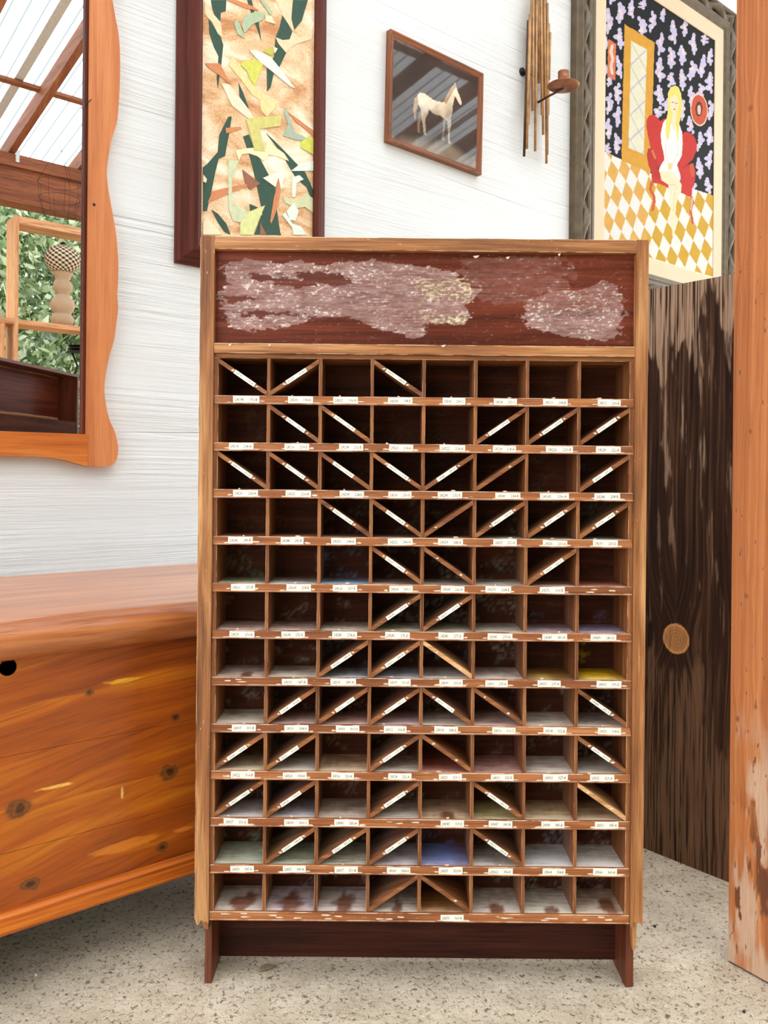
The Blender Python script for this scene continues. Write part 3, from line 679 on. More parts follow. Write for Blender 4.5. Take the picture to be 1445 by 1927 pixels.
LAB = {1: ([(155, 333), (530, 698), (838, 1005), (1210, 1376)], [(138, 292), (487, 643), (823, 990), (1196, 1352)], '24198 192-B,24200 194-A,24202 196-H,24204 198-E,24206 200-C,24208 202-C,24210 204-B,24212 206-B'),
    2: ([(126, 292), (505, 672), (878, 1040), (1219, 1381)], [(118, 292), (480, 638), (843, 1026), (1183, 1351)], '24214 208-A,24216 210-E,24218 212-B,24220 214-A,24222 216-A,24224 218-A,24226 220-B,24228 222-B'),
    3: ([(155, 323), (512, 684), (882, 1045), (1213, 1370)], [(105, 270), (498, 667), (802, 998), (1173, 1347)], '24230 224-A,24232 226-A,24234 228-E,24236 230-E,24238 232-E,24240 234-B,24242 236-A,24244 238-B'),
    4: ([(121, 288), (479, 634), (823, 992), (1210, 1377)], [(108, 276), (484, 642), (822, 986), (1163, 1331)], '24246 240-B,24248 242-B,24250 244-B,24252 246-A,24254 248-A,24257 251-H,24256 250-H,24259 253-E'),
    5: ([(141, 303), (519, 684), (836, 999), (1220, 1378)], [(127, 285), (430, 605), (800, 970), None], '24261 255-B,24264 258-E,24263 257-E,24266 260-C,24268 262-A,24270 264-E,24272 266-B,'),
    6: ([(131, 299), (484, 643), (831, 998), (1191, 1358)], [(110, 280), (444, 612), (817, 985), (1146, 1321)], '24276 270-B,24278 272-A,24280 274-A,24281 275-E,24283 277-D,24285 279-A,24287 281-A,24289 283-D'),
    7: ([None, (488, 661), (819, 991), (1213, 1365)], [(116, 274), (430, 582), (785, 942), (1188, 1356)], ',24293 287-B,24295 289-A,24297 291-A,24299 293-A,24301 295-A,24303 297-H,24305 299-D'),
    8: ([(146, 309), (505, 668), (856, 1014), (1182, 1337)], [(82, 242), (476, 634), (824, 982), (1196, 1352)], '24307 301-B,24310 304-H,24309 303-H,24312 306-B,24314 308-A,24316 310-C,24318 312-B,24320 314-A'),
    9: ([(138, 300), (494, 656), (824, 977), (1212, 1369)], [(112, 268), (467, 621), (822, 990), (1142, 1306)], '24322 316-B,24324 318-A,24326 320-A,24328 322-A,24329 323-C,24331 325-B,24333 327-A,24335 329-A'),
    10: ([(91, 255), (503, 669), (845, 1010), None], [(123, 282), (452, 612), (810, 966), (1176, 1336)], '24337 331-E,24339 333-C,24341 335-A,,24345 339-E,24347 341-B,24349 343-A,24351 345-A'),
    11: ([(137, 295), (494, 649), (846, 1004), (1204, 1362)], [(112, 272), (450, 615), (820, 973), (1164, 1325)], '24353 347-A,24355 349-A,24357 351-A,24360 354-H,24359 353-H,24362 356-E,24364 358-B,24366 360-A'),
    12: ([None] * 4, [(124, 281), None, None, None], ',,,,24375 369-A,,,')}
for r, (L1, L2, tx) in LAB.items():
    tx = tx.split(',')
    for c in range(8):
        q = (L1 + L2)[c]
        cz_ = Z(rail_top(r) + rth * .47)
        if not q:
            xx = X(colx(c) + random.uniform(30, 60))
            for k in range(3): residue(xx + random.uniform(-.03, .03), cz_ + random.uniform(-.004, .004), .010, .0016, GF - .0022)
            continue
        off = 395 if c < 4 else 795
        xa = off + q[0] / 3.6125; xb = off + q[1] / 3.6125
        ym = PY + rail_top(r) + 8
        ua = unroll(xa, ym)[0]; ub = unroll(xb, ym)[0]
        ang = random.gauss(0, .013); cz_ += random.uniform(-.0006, .0006)
        paper_label(X((ua + ub) / 2), cz_, X(ub - ua), 0.0108 + random.uniform(-.0003, .0006), ang, tx[c].replace(' ', '      '), cab, GF - .0021)
        for e, s_ in ((ua, -1), (ub, 1)):
            residue(X(e) + s_ * random.uniform(.001, .006), cz_ - random.uniform(.002, .005), random.uniform(.004, .010), random.uniform(.0010, .0022), GF - .0022, random.choice((2, 2, 3)))
        if random.random() < .5: residue(X(ua) + random.uniform(-.004, .03), Z(rail_top(r)) + .0012, random.uniform(.002, .006), .0018, GF + random.uniform(.0, .006))
V = []; Fc = []
for pts, yy in RES:
    b = len(V); m = len(pts)
    V += [(a, yy - .0003, c) for a, c in pts] + [(a, yy + .0006 - (len(V) % 97) * 2e-6, c) for a, c in pts]
    Fc.append(tuple(range(b, b + m)))
    for i in range(m): Fc.append((b + i, b + (i + 1) % m, b + m + (i + 1) % m, b + m + i))
fix_normals(build('torn_label_residue', V, Fc, M['scrap'], cab, kind='stuff'))

# ================================================================== CEDAR CHEST
PFACE, PLID, PBACK = 1.42, 1.38, 1.985
CS0, CS1 = -0.12, 1.12
def chest_px(x, y, p):
    r_ = ray(x, y); t_ = p / r_.dot(N); q = r_ * t_; return q.dot(D), q.z + HC
zbot = chest_px(180, 1706, PFACE - .008)[1]; zmt = chest_px(180, 1664, PFACE - .008)[1]
zlu = chest_px(180, 1227, PLID + .012)[1]; ztop = chest_px(180, 1073, PBACK)[1]
chest = thing('cedar_chest', 'orange cedar blanket chest with rounded lid edge standing below the mirror', 'chest', Wp((CS0 + CS1) / 2, 1.7, 0), WROT)
KN = [chest_px(36, 1522, PFACE) + (.026,), chest_px(318, 1453, PFACE) + (.022,), chest_px(56, 1665, PFACE) + (.019,), chest_px(306, 1593, PFACE) + (.017,), chest_px(168, 1303, PFACE) + (.010,), chest_px(330, 1350, PFACE) + (.012,), (0.2, .3, .018), (0.02, .45, .016)]
def cedar_warp(uv):
    for (ks, kz, rr) in KN:
        du = (uv[:, 0] - ks) / 2.6; dv = uv[:, 1] - kz; d2 = du * du + dv * dv
        uv[:, 1] += np.sign(dv) * rr * 0.9 * np.exp(-d2 / (2.2 * rr) ** 2)
    uv[:, 1] += 0.02 * np.sin(uv[:, 0] * 5 + 1) - 0.05 * uv[:, 0]
    return uv
def cedar_paint(s0, z0):
    def f(P, uv):
        s = P @ np.array(D); z = P[:, 2]; C = np.zeros((len(P), 4))
        for (ks, kz, rr) in KN:
            dd = np.hypot((s - ks) * .8, z - kz) + (fbm(s * 80, z * 80, 3) - .5) * rr * .5
            a = sstep(rr * .8, rr * .5, dd) * .9; ring = .5 + .5 * np.sin(dd / rr * 16)
            c = np.array(lin((150, 84, 30)))[None] * (1 - ring[:, None] * .6); core = sstep(rr * .45, rr * .2, dd)
            c = c * (1 - core[:, None] * .8)
            m = a > C[:, 3]; C[m, :3] = c[m]; C[m, 3] = a[m]
        for (px, py, L, h_, rgb, st) in ((105, 1480, .030, .0035, (250, 190, 90), .8), (235, 1590, .06, .010, (214, 124, 34), .7), (235, 1280, .035, .004, (236, 170, 30), .8), (230, 1492, .003, .010, (246, 190, 110), .8), (345, 1560, .02, .004, (230, 130, 50), .7)):
            ks, kz = chest_px(px, py, PFACE)
            a = sstep(1.15, .75, np.hypot((s - ks) / L, (z - kz) / h_) + (fbm(s * 60, z * 160, 7) - .5) * .8) * st
            m = a > C[:, 3]; C[m, :3] = lin(rgb); C[m, 3] = a[m]
        return C
    return f
seams = [zmt - .004, chest_px(180, 1560, PFACE)[1], chest_px(180, 1390, PFACE)[1], zlu + .012]
hs, hz = chest_px(15, 1256, PFACE)
for i in range(3):
    za, zb_ = seams[i], seams[i + 1] - .0006
    ex = Wp(CS0 + .03, PFACE, za)
    def wp_(uv, za=za): uv[:, 0] += CS0 + .03; uv[:, 1] += za; return cedar_warp(uv)
    cut = (hs - CS0 - .03, hz - za, .0135) if i == 2 else None
    grid_board('front_board', ex, D * (CS1 - CS0 - .06), (0, 0, zb_ - za), N * .018, 560, 75, M['cedar'], chest, cedar_paint(0, za), wp_, cut=cut)
def cw(a, b, c): return Wp(a, b, c)
for s_ in (CS0 + .03, CS1 - .05): box('side_board', (s_, PFACE + .0185, zbot), (s_ + .02, PBACK - .02, zlu + .012), M['cedart'], chest, 1, Wp)
box('back_board', (CS0 + .0505, PBACK - .04, zbot), (CS1 - .0505, PBACK - .022, zlu + .012), M['cedart'], chest, 0, Wp)
box('bottom_board', (CS0 + .0505, PFACE + .019, zbot + .005), (CS1 - .0505, PBACK - .0405, zbot + .02), M['dark'], chest, 0, Wp)
# base moulding
pm = [(PFACE + .012, zbot), (PFACE - .006, zbot), (PFACE - .011, zbot + .006), (PFACE - .011, zmt - .008), (PFACE - .007, zmt - .002), (PFACE - .001, zmt), (PFACE + .012, zmt)]
prism('base_moulding', pm, CS0 + .02, CS1 - .02, M['cedarm'], chest, lambda a, b, c: Wp(b, a, c), 1)
# lid with bull-nosed edges: superellipse outline swept through a round edge profile
def lid():
    prof = []; th = ztop - zlu; R = th / 2
    for i in range(11):
        a = -PI / 2 + PI * i / 10
        prof.append((math.cos(a), math.sin(a)))
    V = []; Fc = []; ring = []; rc = .05
    cx = [(CS0 + rc, PLID + rc, PI, 1.5 * PI), (CS1 - rc, PLID + rc, 1.5 * PI, 2 * PI), (CS1 - .01, PBACK - .01, 0, .5 * PI), (CS0 + .01, PBACK - .01, .5 * PI, PI)]
    for i, (a, b, t0, t1) in enumerate(cx):
        rr = rc if i < 2 else .01
        for k in range(9):
            t_ = t0 + (t1 - t0) * k / 8; ring.append((a + rr * math.cos(t_), b + rr * math.sin(t_), math.cos(t_), math.sin(t_)))
    n = len(ring)
    for (c_, s_) in prof:
        inset = .034 * (1 - c_)
        for (a, b, nx_, ny_) in ring: V.append((a - nx_ * inset, b - min(ny_, 0) * inset, (zlu + ztop) / 2 + R * s_))
    for i in range(len(prof) - 1):
        for k in range(n): j = (k + 1) % n; Fc.append((i * n + k, i * n + j, (i + 1) * n + j, (i + 1) * n + k))
    Fc += [tuple(range(n))[::-1], tuple(range((len(prof) - 1) * n, len(prof) * n))]
    uv = [(v[0], v[1] * 1.0 + v[2] * 1.0) for v in V]
    o = fix_normals(build('lid', [Wp(*v) for v in V], Fc, M['cedart'], chest, uv, smooth=True))
    o.data.polygons[-1].use_smooth = False; o.data.polygons[-2].use_smooth = False
lid()
for (a, b) in ((CS0 + .06, PFACE + .12), (CS1 - .12, PFACE + .12), (CS0 + .06, PBACK - .12), (CS1 - .12, PBACK - .12)):
    prism('foot', [(a + .008, 0), (a + .052, 0), (a + .06, zbot), (a, zbot)], b, b + .06, M['cedart'], chest, Wp, 2)

# ================================================================== MIRROR
mir = thing('wall_mirror', 'tall mirror in a wavy edged orange cedar frame on the white wall', 'mirror', Wp(0.55, NW, 1.0), WROT)
FT = 0.026
RE = [(211.7, -60), (209, -20), (211.7, 0), (217, 31.5), (223, 63), (226, 105), (225.6, 158), (223, 200), (219.6, 231), (210, 263), (204, 297), (201, 323), (203, 350), (209, 386), (215.6, 421), (220, 455), (222.6, 500), (221.8, 535), (220.7, 553), (222, 580), (219, 607), (214.5, 639), (206, 669), (199, 704), (196.4, 733), (199.7, 763), (206, 790), (216, 812), (221, 833), (222.3, 847), (220, 863), (213, 874), (199.7, 878), (172.7, 878)]
BE = [(166, 877.5), (151, 874), (121.4, 866), (89, 861), (54, 859), (27, 860), (0, 865)]
inner_s = on_wall(165.5, 400, FT)[0]; inner_z = on_wall(80, 814, FT)[2]
ctr_s = on_wall(38, 860, FT)[0]
def smooth_poly(p, k=4):
    out = []
    for i in range(len(p) - 1):
        p0 = p[max(i - 1, 0)]; p1 = p[i]; p2 = p[i + 1]; p3 = p[min(i + 2, len(p) - 1)]
        for q in range(k):
            t_ = q / k; t2 = t_ * t_; t3 = t2 * t_
            out.append(tuple(.5 * (2 * p1[d] + (p2[d] - p0[d]) * t_ + (2 * p0[d] - 5 * p1[d] + 4 * p2[d] - p3[d]) * t2 + (3 * p1[d] - p0[d] - 3 * p2[d] + p3[d]) * t3) for d in range(2)))
    out.append(p[-1]); return out
re_ = [on_wall(x, y, FT) for x, y in smooth_poly(RE)]; re_ = [(a, c) for a, b, c in re_]
mtop = 2.34
stile_r = [(inner_s, inner_z - .001)] + [(inner_s, mtop)] + [(re_[0][0], mtop)] + re_ 
js = on_wall(166, 850, FT)[0]
stile_poly = [(inner_s, mtop), (re_[0][0] + .004, mtop)] + re_ + [(js, on_wall(166, 877.5, FT)[2]), (js, inner_z), (inner_s, inner_z)]
def mir_prism(name, poly, mat, g):
    n = len(poly); b1 = .005
    return prism(name, poly, NW - FT, NW - .0005, mat, mir, Wp, g)
so = mir_prism('frame_stile', stile_poly, M['mframe'], 2)
refl = [(2 * ctr_s - a, c) for a, c in stile_poly][::-1]
mir_prism('frame_stile', refl, M['mframe'], 2)
be = [(a, c) for a, b, c in [on_wall(x, y, FT) for x, y in smooth_poly(BE)]]
be = [q for q in be if q[0] > ctr_s] 
bot = [(js - .0004, inner_z)] + [(js - .0004, be[0][1])] + be[1:] + [(2 * ctr_s - a, c) for a, c in be[::-1][:-1]] + [(2 * ctr_s - js + .0004, be[0][1]), (2 * ctr_s - js + .0004, inner_z)]
mir_prism('frame_rail', bot, M['mframeb'], 0)
box('frame_rail', (2 * ctr_s - inner_s, NW - FT, mtop - .07), (inner_s, NW - .0005, mtop), M['mframeb'], mir, 0, Wp)
il = 2 * ctr_s - inner_s
for (a, b, c0, c1) in ((inner_s - .010, inner_s, inner_z, mtop - .0705), (il, il + .010, inner_z, mtop - .0705)):
    box('inner_bead', (a + .0002, NW - .021, c0), (b - .0002, NW - .002, c1), M['redfr'], mir, 2, Wp, .002)
box('glass', (il + .0102, NW - .012, inner_z + .0005), (inner_s - .0102, NW - .004, mtop - .0708), M['mirror'], mir, 0, Wp)
# the dark pinhole knot and nail on the right stile
ks = on_wall(177, 385, FT); tube('pinhole_knot', [Wp(ks[0], NW - FT - .0004, ks[2]), Wp(ks[0], NW - FT + .002, ks[2])], .0042, M['iron'], mir, 10)
ns = on_wall(172, 187, FT); ne = on_wall(162, 196, FT + .004)
tube('bent_nail', [Wp(*ns), Wp(*ne)], .0012, M['iron'], mir, 6)

# ================================================================== COLLAGE PICTURE
COFF = .03
def cz3(zx, zy): return 320 + zx / 3.778, zy / 3.778
cl_s0 = on_wall(331, 300, .008)[0]; cl_s1 = on_wall(627, 200, .05)[0]; cl_z0 = on_wall(330, 494, .01)[2]; cl_z1 = cl_z0 + 1.62
cin = on_wall(385.5, 250, .045)[0] - cl_s0; cin_r = cl_s1 - on_wall(600, 250, .03)[0]
col_t = thing('collage_picture', 'tall torn paper collage in greens and creams in a red-brown moulded frame', 'picture', Wp((cl_s0 + cl_s1) / 2, NW, cl_z0), WROT)
wbar = .062
frame_bars((cl_s0, cl_s1, cl_z0, cl_z1), [(0, .001), (0, .010), (.006, .012), (.010, .018), (.018, .020), (.022, .030), (.032, .034), (.038, .045), (.050, .047), (.056, .044), (wbar, .042), (wbar, .026)], M['redfr'], col_t, lambda a, b, c: Wp(a, NW + b, c))
cs0, cs1, cz0, cz1 = cl_s0 + wbar, cl_s1 - wbar, cl_z0 + wbar, cl_z1 - wbar
V, Fc, _ = box_data((cs0 - .004, NW - .030, cz0 - .004), (cs1 + .004, NW - .012, cz1 + .004))
fix_normals(build('painted_ground', [Wp(*v) for v in V], Fc, M['burlap'], col_t, [(v[0], v[2]) for v in V]))
GR, PE, OR, BR, SA, YG, MI, CR = (50, 78, 64), (240, 206, 168), (206, 132, 88), (150, 96, 72), (172, 186, 154), (206, 206, 92), (220, 229, 214), (240, 218, 184)
PC = [(GR, [(290, 0), (400, 0), (395, 80), (360, 90), (357, 155), (330, 150), (300, 60)]), (GR, [(275, 130), (310, 190), (355, 250), (378, 320), (365, 450), (340, 630), (332, 560), (345, 400), (310, 330), (280, 240)]),
 (GR, [(548, 0), (580, 0), (600, 90), (630, 160), (648, 290), (615, 190), (570, 70)]), (GR, [(875, 0), (980, 0), (935, 150), (885, 210), (862, 130)]),
 (GR, [(800, 100), (870, 230), (850, 280), (800, 285), (825, 375), (780, 470), (735, 530), (715, 620), (690, 650), (688, 480), (740, 400), (750, 270), (780, 190)]), (GR, [(488, 590), (520, 660), (560, 770), (545, 760), (495, 690)]),
 (GR, [(415, 830), (438, 828), (420, 950), (390, 1110), (345, 1130), (320, 1230), (300, 1330), (275, 1440), (262, 1500), (235, 1500), (235, 1190), (265, 1165), (340, 1080), (350, 960)]),
 (GR, [(520, 970), (560, 955), (600, 1060), (640, 1130), (700, 1240), (745, 1320), (760, 1500), (785, 1670), (650, 1670), (660, 1530), (620, 1330), (590, 1200), (560, 1090)]),
 (GR, [(685, 948), (740, 1000), (830, 1090), (905, 1170), (960, 1225), (1000, 1310), (1055, 1360), (1050, 1420), (1000, 1400), (970, 1330), (900, 1270), (850, 1190), (800, 1100)]),
 (GR, [(295, 1490), (340, 1520), (400, 1590), (430, 1668), (390, 1650), (340, 1580)]), (GR, [(565, 1450), (625, 1475), (570, 1500)]), (GR, [(600, 1668), (650, 1530), (700, 1530), (790, 1668)]),
 (PE, [(245, 10), (300, 90), (360, 160), (375, 270), (340, 240), (300, 160), (245, 100)]), (PE, [(750, 0), (870, 0), (862, 130), (880, 230), (800, 110)]),
 (PE, [(750, 265), (800, 285), (850, 280), (870, 225), (920, 270), (1000, 230), (1060, 180), (1060, 250), (1000, 280), (900, 310), (850, 340), (825, 375), (770, 310)]),
 ((238, 207, 148), [(415, 460), (440, 400), (500, 460), (545, 560), (600, 610), (660, 670), (770, 740), (690, 830), (650, 790), (635, 710), (580, 670), (500, 560)]),
 ((229, 216, 188), [(365, 590), (420, 600), (500, 700), (560, 780), (620, 890), (540, 830), (440, 750), (400, 670)]),
 ((245, 226, 180), [(465, 1070), (540, 1055), (600, 1050), (680, 1060), (690, 1000), (740, 1040), (810, 1090), (845, 1145), (760, 1110), (700, 1100), (665, 1145), (620, 1110), (560, 1090), (510, 1095), (490, 1140)]),
 (OR, [(400, 0), (470, 0), (590, 45), (630, 75), (540, 60)]), (OR, [(250, 450), (350, 450), (370, 480), (430, 600), (330, 520), (270, 480)]), (OR, [(395, 910), (500, 900), (510, 915), (400, 948)]),
 (OR, [(835, 795), (900, 840), (1055, 940), (1055, 980), (1000, 950), (900, 870)]), (OR, [(268, 1440), (300, 1360), (420, 1330), (540, 1305), (560, 1320), (420, 1375)]), (OR, [(775, 1260), (780, 1400), (755, 1500), (720, 1590), (712, 1570), (740, 1400)]),
 (BR, [(515, 1205), (560, 1240), (640, 1305), (570, 1350), (535, 1300)]), (BR, [(640, 1580), (685, 1668), (640, 1668)]),
 (SA, [(510, 180), (530, 110), (600, 85), (680, 90), (660, 140), (590, 170), (530, 235)]), (SA, [(455, 170), (470, 135), (500, 180), (530, 275), (480, 240)]), (SA, [(640, 0), (665, 0), (730, 90), (715, 110)]),
 ((166, 177, 158), [(808, 790), (825, 765), (850, 830), (870, 900), (890, 940), (980, 985), (980, 1000), (900, 995), (805, 965), (840, 880)]),
 ((203, 207, 170), [(415, 1140), (490, 1140), (440, 1280), (440, 1440), (550, 1500), (548, 1590), (450, 1570), (415, 1480)]), ((205, 205, 164), [(805, 1400), (920, 1430), (960, 1370), (1055, 1420), (1045, 1520), (960, 1470), (900, 1480), (815, 1440)]),
 (YG, [(500, 460), (520, 435), (590, 430), (600, 415), (665, 450), (600, 610), (570, 560), (545, 500)]), ((190, 186, 82), [(665, 365), (715, 330), (740, 370), (720, 395)]),
 ((206, 197, 118), [(540, 850), (600, 835), (790, 822), (785, 895), (640, 915), (655, 1000), (675, 1075), (600, 1070), (570, 950)]), (YG, [(930, 1010), (990, 965), (1055, 1000), (1055, 1110), (930, 1050)]),
 ((216, 216, 150), [(550, 1510), (675, 1460), (600, 1640), (590, 1668), (500, 1668), (500, 1590)]),
 (MI, [(565, 360), (610, 355), (720, 410), (800, 510), (890, 630), (850, 610), (740, 520), (640, 440)]), (MI, [(860, 1215), (930, 1160), (1055, 1155), (1055, 1225), (950, 1215)]), ((230, 231, 214), [(660, 1265), (740, 1230), (820, 1210), (790, 1350), (770, 1260), (750, 1330)]),
 (MI, [(870, 1400), (870, 1260), (920, 1245), (950, 1275), (900, 1300), (890, 1400)]), (MI, [(830, 1500), (880, 1440), (915, 1500), (890, 1570), (850, 1560)]), (MI, [(800, 1530), (820, 1510), (870, 1590), (930, 1610), (970, 1668), (880, 1668), (870, 1620)]),
 (CR, [(680, 110), (720, 115), (750, 170), (680, 150)]), (CR, [(730, 330), (765, 345), (745, 380)]), (CR, [(235, 1580), (260, 1545), (320, 1610), (370, 1668), (235, 1668)]), (CR, [(235, 1240), (262, 1275), (255, 1300), (235, 1290)])]
for i, (rgb, pl) in enumerate(PC):
    off = COFF + .0006 + i * .00006
    q = [on_wall(*cz3(*p), off) for p in pl]; q = [(min(max(a, cs0 + .001), cs1 - .001), c) for a, _, c in q]
    prism('paper_piece', q, NW - off - .0004, NW - COFF - .0001, paper_col(rgb), col_t, Wp)
    if i % 3 == 0:                                       # the picture goes on above the frame of the photograph
        hi_ = [(a, c + .93) for a, c in q]
        if max(c for a, c in hi_) < cz1 - .01 and min(c for a, c in hi_) > on_wall(480, 0, .03)[2] + .05: prism('paper_piece', hi_, NW - off - .0004, NW - COFF - .0001, paper_col(rgb), col_t, Wp)

# ================================================================== SMALL TILTED PICTURE
T = .024
cor = [on_wall(*p, T) for p in ((735.8, 54.2), (911.5, 138.1), (905.4, 327.6), (730.7, 266.2))]
cx_s = sum(c[0] for c in cor) / 4; cx_z = sum(c[2] for c in cor) / 4
w_ = (cor[1][0] - cor[0][0] + cor[2][0] - cor[3][0]) / 2; h_ = (cor[0][2] - cor[3][2] + cor[1][2] - cor[2][2]) / 2
rot_ = ((cor[1][2] - cor[0][2]) / (cor[1][0] - cor[0][0]) + (cor[2][2] - cor[3][2]) / (cor[2][0] - cor[3][0])) / 2
rot_ = .5 * rot_ - .5 * ((cor[0][0] - cor[3][0]) + (cor[1][0] - cor[2][0])) / 2 / h_
print('small picture', w_, h_, rot_, [tuple(round(v, 3) for v in c) for c in cor])
sp = thing('small_picture', 'small landscape format picture of a pale horse under glass in a thin brown frame', 'picture', Wp(cx_s, NW, cx_z - h_ / 2), WROT)
def spf(a, b, c):
    cr, sr = math.cos(rot_), math.sin(rot_); return Wp(cx_s + a * cr - c * sr, NW + b, cx_z + a * sr + c * cr)
frame_bars((-w_ / 2, w_ / 2, -h_ / 2, h_ / 2), [(0, .001), (0, .023), (.001, .0245), (.006, .0245), (.009, .021), (.015, .017), (.018, .018), (.020, .016), (.022, .012)], M['smallfr'], sp, spf)
iw, ih = w_ / 2 - .020, h_ / 2 - .020
for (a, c, hw, hh) in [(-w_ / 2 + .0035, h_ / 2 - .03, .0018, .012), (-w_ / 2 + .0035, h_ / 2 - .06, .0016, .010), (-w_ / 2 + .0035, -h_ / 2 + .055, .0018, .010), (-w_ / 2 + .0035, -h_ / 2 + .03, .0018, .010), (-w_ / 2 + .03, -h_ / 2 + .0035, .010, .0016), (-w_ / 2 + .06, -h_ / 2 + .0035, .008, .0016), (w_ / 2 - .05, -h_ / 2 + .0035, .02, .0016), (w_ / 2 - .12, h_ / 2 - .0035, .03, .0015)]:
    prism('green_chip', [(a - hw, c - hh), (a + hw, c - hh * .8), (a + hw * .8, c + hh), (a - hw, c + hh * .9)], -.0250, -.0240, paper_col((62, 78, 66)), sp, spf)
def horse_paint(P, uv):
    p = (P - np.array(spf(0, 0, 0))); a = p @ np.array(D) / iw; c = p[:, 2] / ih          # -1..1
    n = fbm(a * 3, c * 3, 2)
    C = np.array(lin((66, 54, 48)))[None] * (0.7 + .5 * n[:, None])
    g = sstep(.0, .25, -(c + .62 + .25 * (fbm(a * 4, c * 0 + 1, 5) - .5) + .18 * (a - .1) ** 2))
    C = C * (1 - g[:, None]) + g[:, None] * np.array(lin((128, 112, 94)))[None] * (0.5 + n[:, None])
    def blob(cx, cy, rx, ry, t_=0.0):
        x = a - cx; y = c - cy; x, y = x * math.cos(t_) + y * math.sin(t_), -x * math.sin(t_) + y * math.cos(t_)
        return (x / rx) ** 2 + (y / ry) ** 2 < 1
    hx = a * iw / ih * .82 - .02; hy = c * .82 + .12
    body = [(-.46, .18), (-.40, .24), (-.30, .26), (-.10, .21), (.10, .22), (.20, .27), (.30, .42), (.38, .54), (.42, .60), (.425, .66), (.45, .60), (.50, .52), (.58, .40), (.60, .35), (.57, .31), (.52, .33), (.46, .40), (.42, .42), (.40, .34), (.37, .22), (.36, .10), (.33, .02), (.34, -.10), (.31, -.22), (.31, -.38), (.34, -.44), (.27, -.44), (.27, -.38), (.26, -.22), (.24, -.06), (.10, -.02), (-.10, -.02), (-.20, .02), (-.22, -.08), (-.28, -.16), (-.27, -.28), (-.27, -.40), (-.24, -.44), (-.31, -.44), (-.32, -.38), (-.34, -.26), (-.37, -.16), (-.38, -.04), (-.46, .06)]
    far = in_poly(hx, hy, [(.20, -.02), (.19, -.20), (.16, -.34), (.19, -.42), (.12, -.42), (.12, -.36), (.14, -.20), (.14, -.02)]) | in_poly(hx, hy, [(-.30, 0), (-.33, -.16), (-.40, -.26), (-.41, -.38), (-.38, -.44), (-.46, -.44), (-.46, -.38), (-.45, -.24), (-.42, -.10)])
    mane = (near_line(hx, hy, [(.20, .27), (.29, .42), (.37, .54), (.42, .60)]) < .035) | in_poly(hx, hy, [(-.46, .18), (-.53, .10), (-.56, -.10), (-.51, -.26), (-.48, -.08), (-.44, .06)])
    m = in_poly(hx, hy, body); C = np.where(far[:, None], np.array(lin((128, 104, 82)))[None], C)
    sh = np.clip(.75 + c * .5 + (n - .5) * .9, .35, 1.1)
    H = np.array(lin((232, 210, 182)))[None] * sh[:, None] ** 1.5
    C = np.where(m[:, None], H, C); C = np.where(mane[:, None], np.array(lin((176, 140, 104)))[None] * (.6 + .6 * n[:, None]), C)
    return np.hstack([C, np.ones((len(P), 1))])
o_ = spf(-iw - .003, -.013, -ih - .003)
grid_board('picture_print', o_, spf(iw + .003, -.013, -ih - .003) - o_, spf(-iw - .003, -.013, ih + .003) - o_, N * .006, 150, 120, M['print'], sp, horse_paint)
V, Fc, _ = box_data((-iw - .002, -.0155, -ih - .002), (iw + .002, -.0137, ih + .002))
fix_normals(build('picture_glass', [spf(*v) for v in V], Fc, M['glass'], sp))

# ================================================================== BRASS ROD SCONCE
RODS = [(265, 235, 217, 1770), (283, 160, 248, 1685), (303, -60, 265, 1410), (322, -120, 313, 1255), (343, -180, 355, 1215), (362, -230, 342, 1710), (386, -260, 384, 940), (406, -240, 420, 1300), (426, -200, 433, 1525), (447, -120, 455, 1100), (466, -60, 470, 1850), (482, 40, 480, 1750), (497, 270, 490, 1300), (513, 370, 500, 900)]
def sz5(x, y): return 950 + x / 6.02, y / 6.02
sc0 = on_wall(*sz5(370, 800), .035)
sconce = thing('wall_sconce', 'brass wall sconce of staggered vertical rods with one candle dish', 'sconce', Wp(sc0[0], NW, sc0[2] - .3), WROT)
for i, (xa, ya, xb, yb) in enumerate(RODS):
    off = (.030, .038)[i % 2] if i else .028
    a = on_wall(*sz5(xa, ya), off); b = on_wall(*sz5(xb, yb), off)
    tube('rod', [Wp(*a), Wp(*b)], 0.0053, M['brassd'] if i == 0 else M['brass'], sconce, 8)
bk = on_wall(*sz5(195, 815), .002)
tube('wall_plate', [Wp(bk[0], NW - .0005, bk[2] - .0), Wp(bk[0], NW - .006, bk[2])], .016, M['iron'], sconce, 14)
tube('standoff', [Wp(bk[0], NW - .006, bk[2]), Wp(on_wall(*sz5(270, 850), .02)[0], NW - .024, bk[2])], .004, M['iron'], sconce, 8)
ya_ = on_wall(*sz5(380, 700), .024); yb_ = on_wall(*sz5(500, 700), .024)
for zz in (sc0[2] - .02, sc0[2] + .13):
    tube('cross_bar', [Wp(on_wall(*sz5(262, 700), .024)[0] - .004, NW - .024, zz), Wp(yb_[0] + .006, NW - .024, zz)], .003, M['brassd'], sconce, 8)
DO = .17
dc = on_wall(*sz5(664, 985), DO); ar0 = on_wall(*sz5(375, 1160), .042)
tube('arm', [Wp(*ar0), Wp(ar0[0] + (dc[0] - ar0[0]) * .5, NW - .10, ar0[2] + (dc[2] - ar0[2]) * .5 - .002), Wp(dc[0], NW - DO, dc[2] - .006)], .0045, M['brassd'], sconce, 8)
dcw = Wp(*dc)
lathe('candle_dish', [(.004, -.004), (.05, -.003), (.060, .003), (.061, .006), (.058, .006), (.048, .0), (.004, 0)], dcw, M['copper'], sconce, 36)
lathe('candle_cup', [(.004, .0005), (.0215, .0005), (.0215, .058), (.0195, .058), (.0195, .006), (.004, .005)], dcw, M['copper'], sconce, 28)

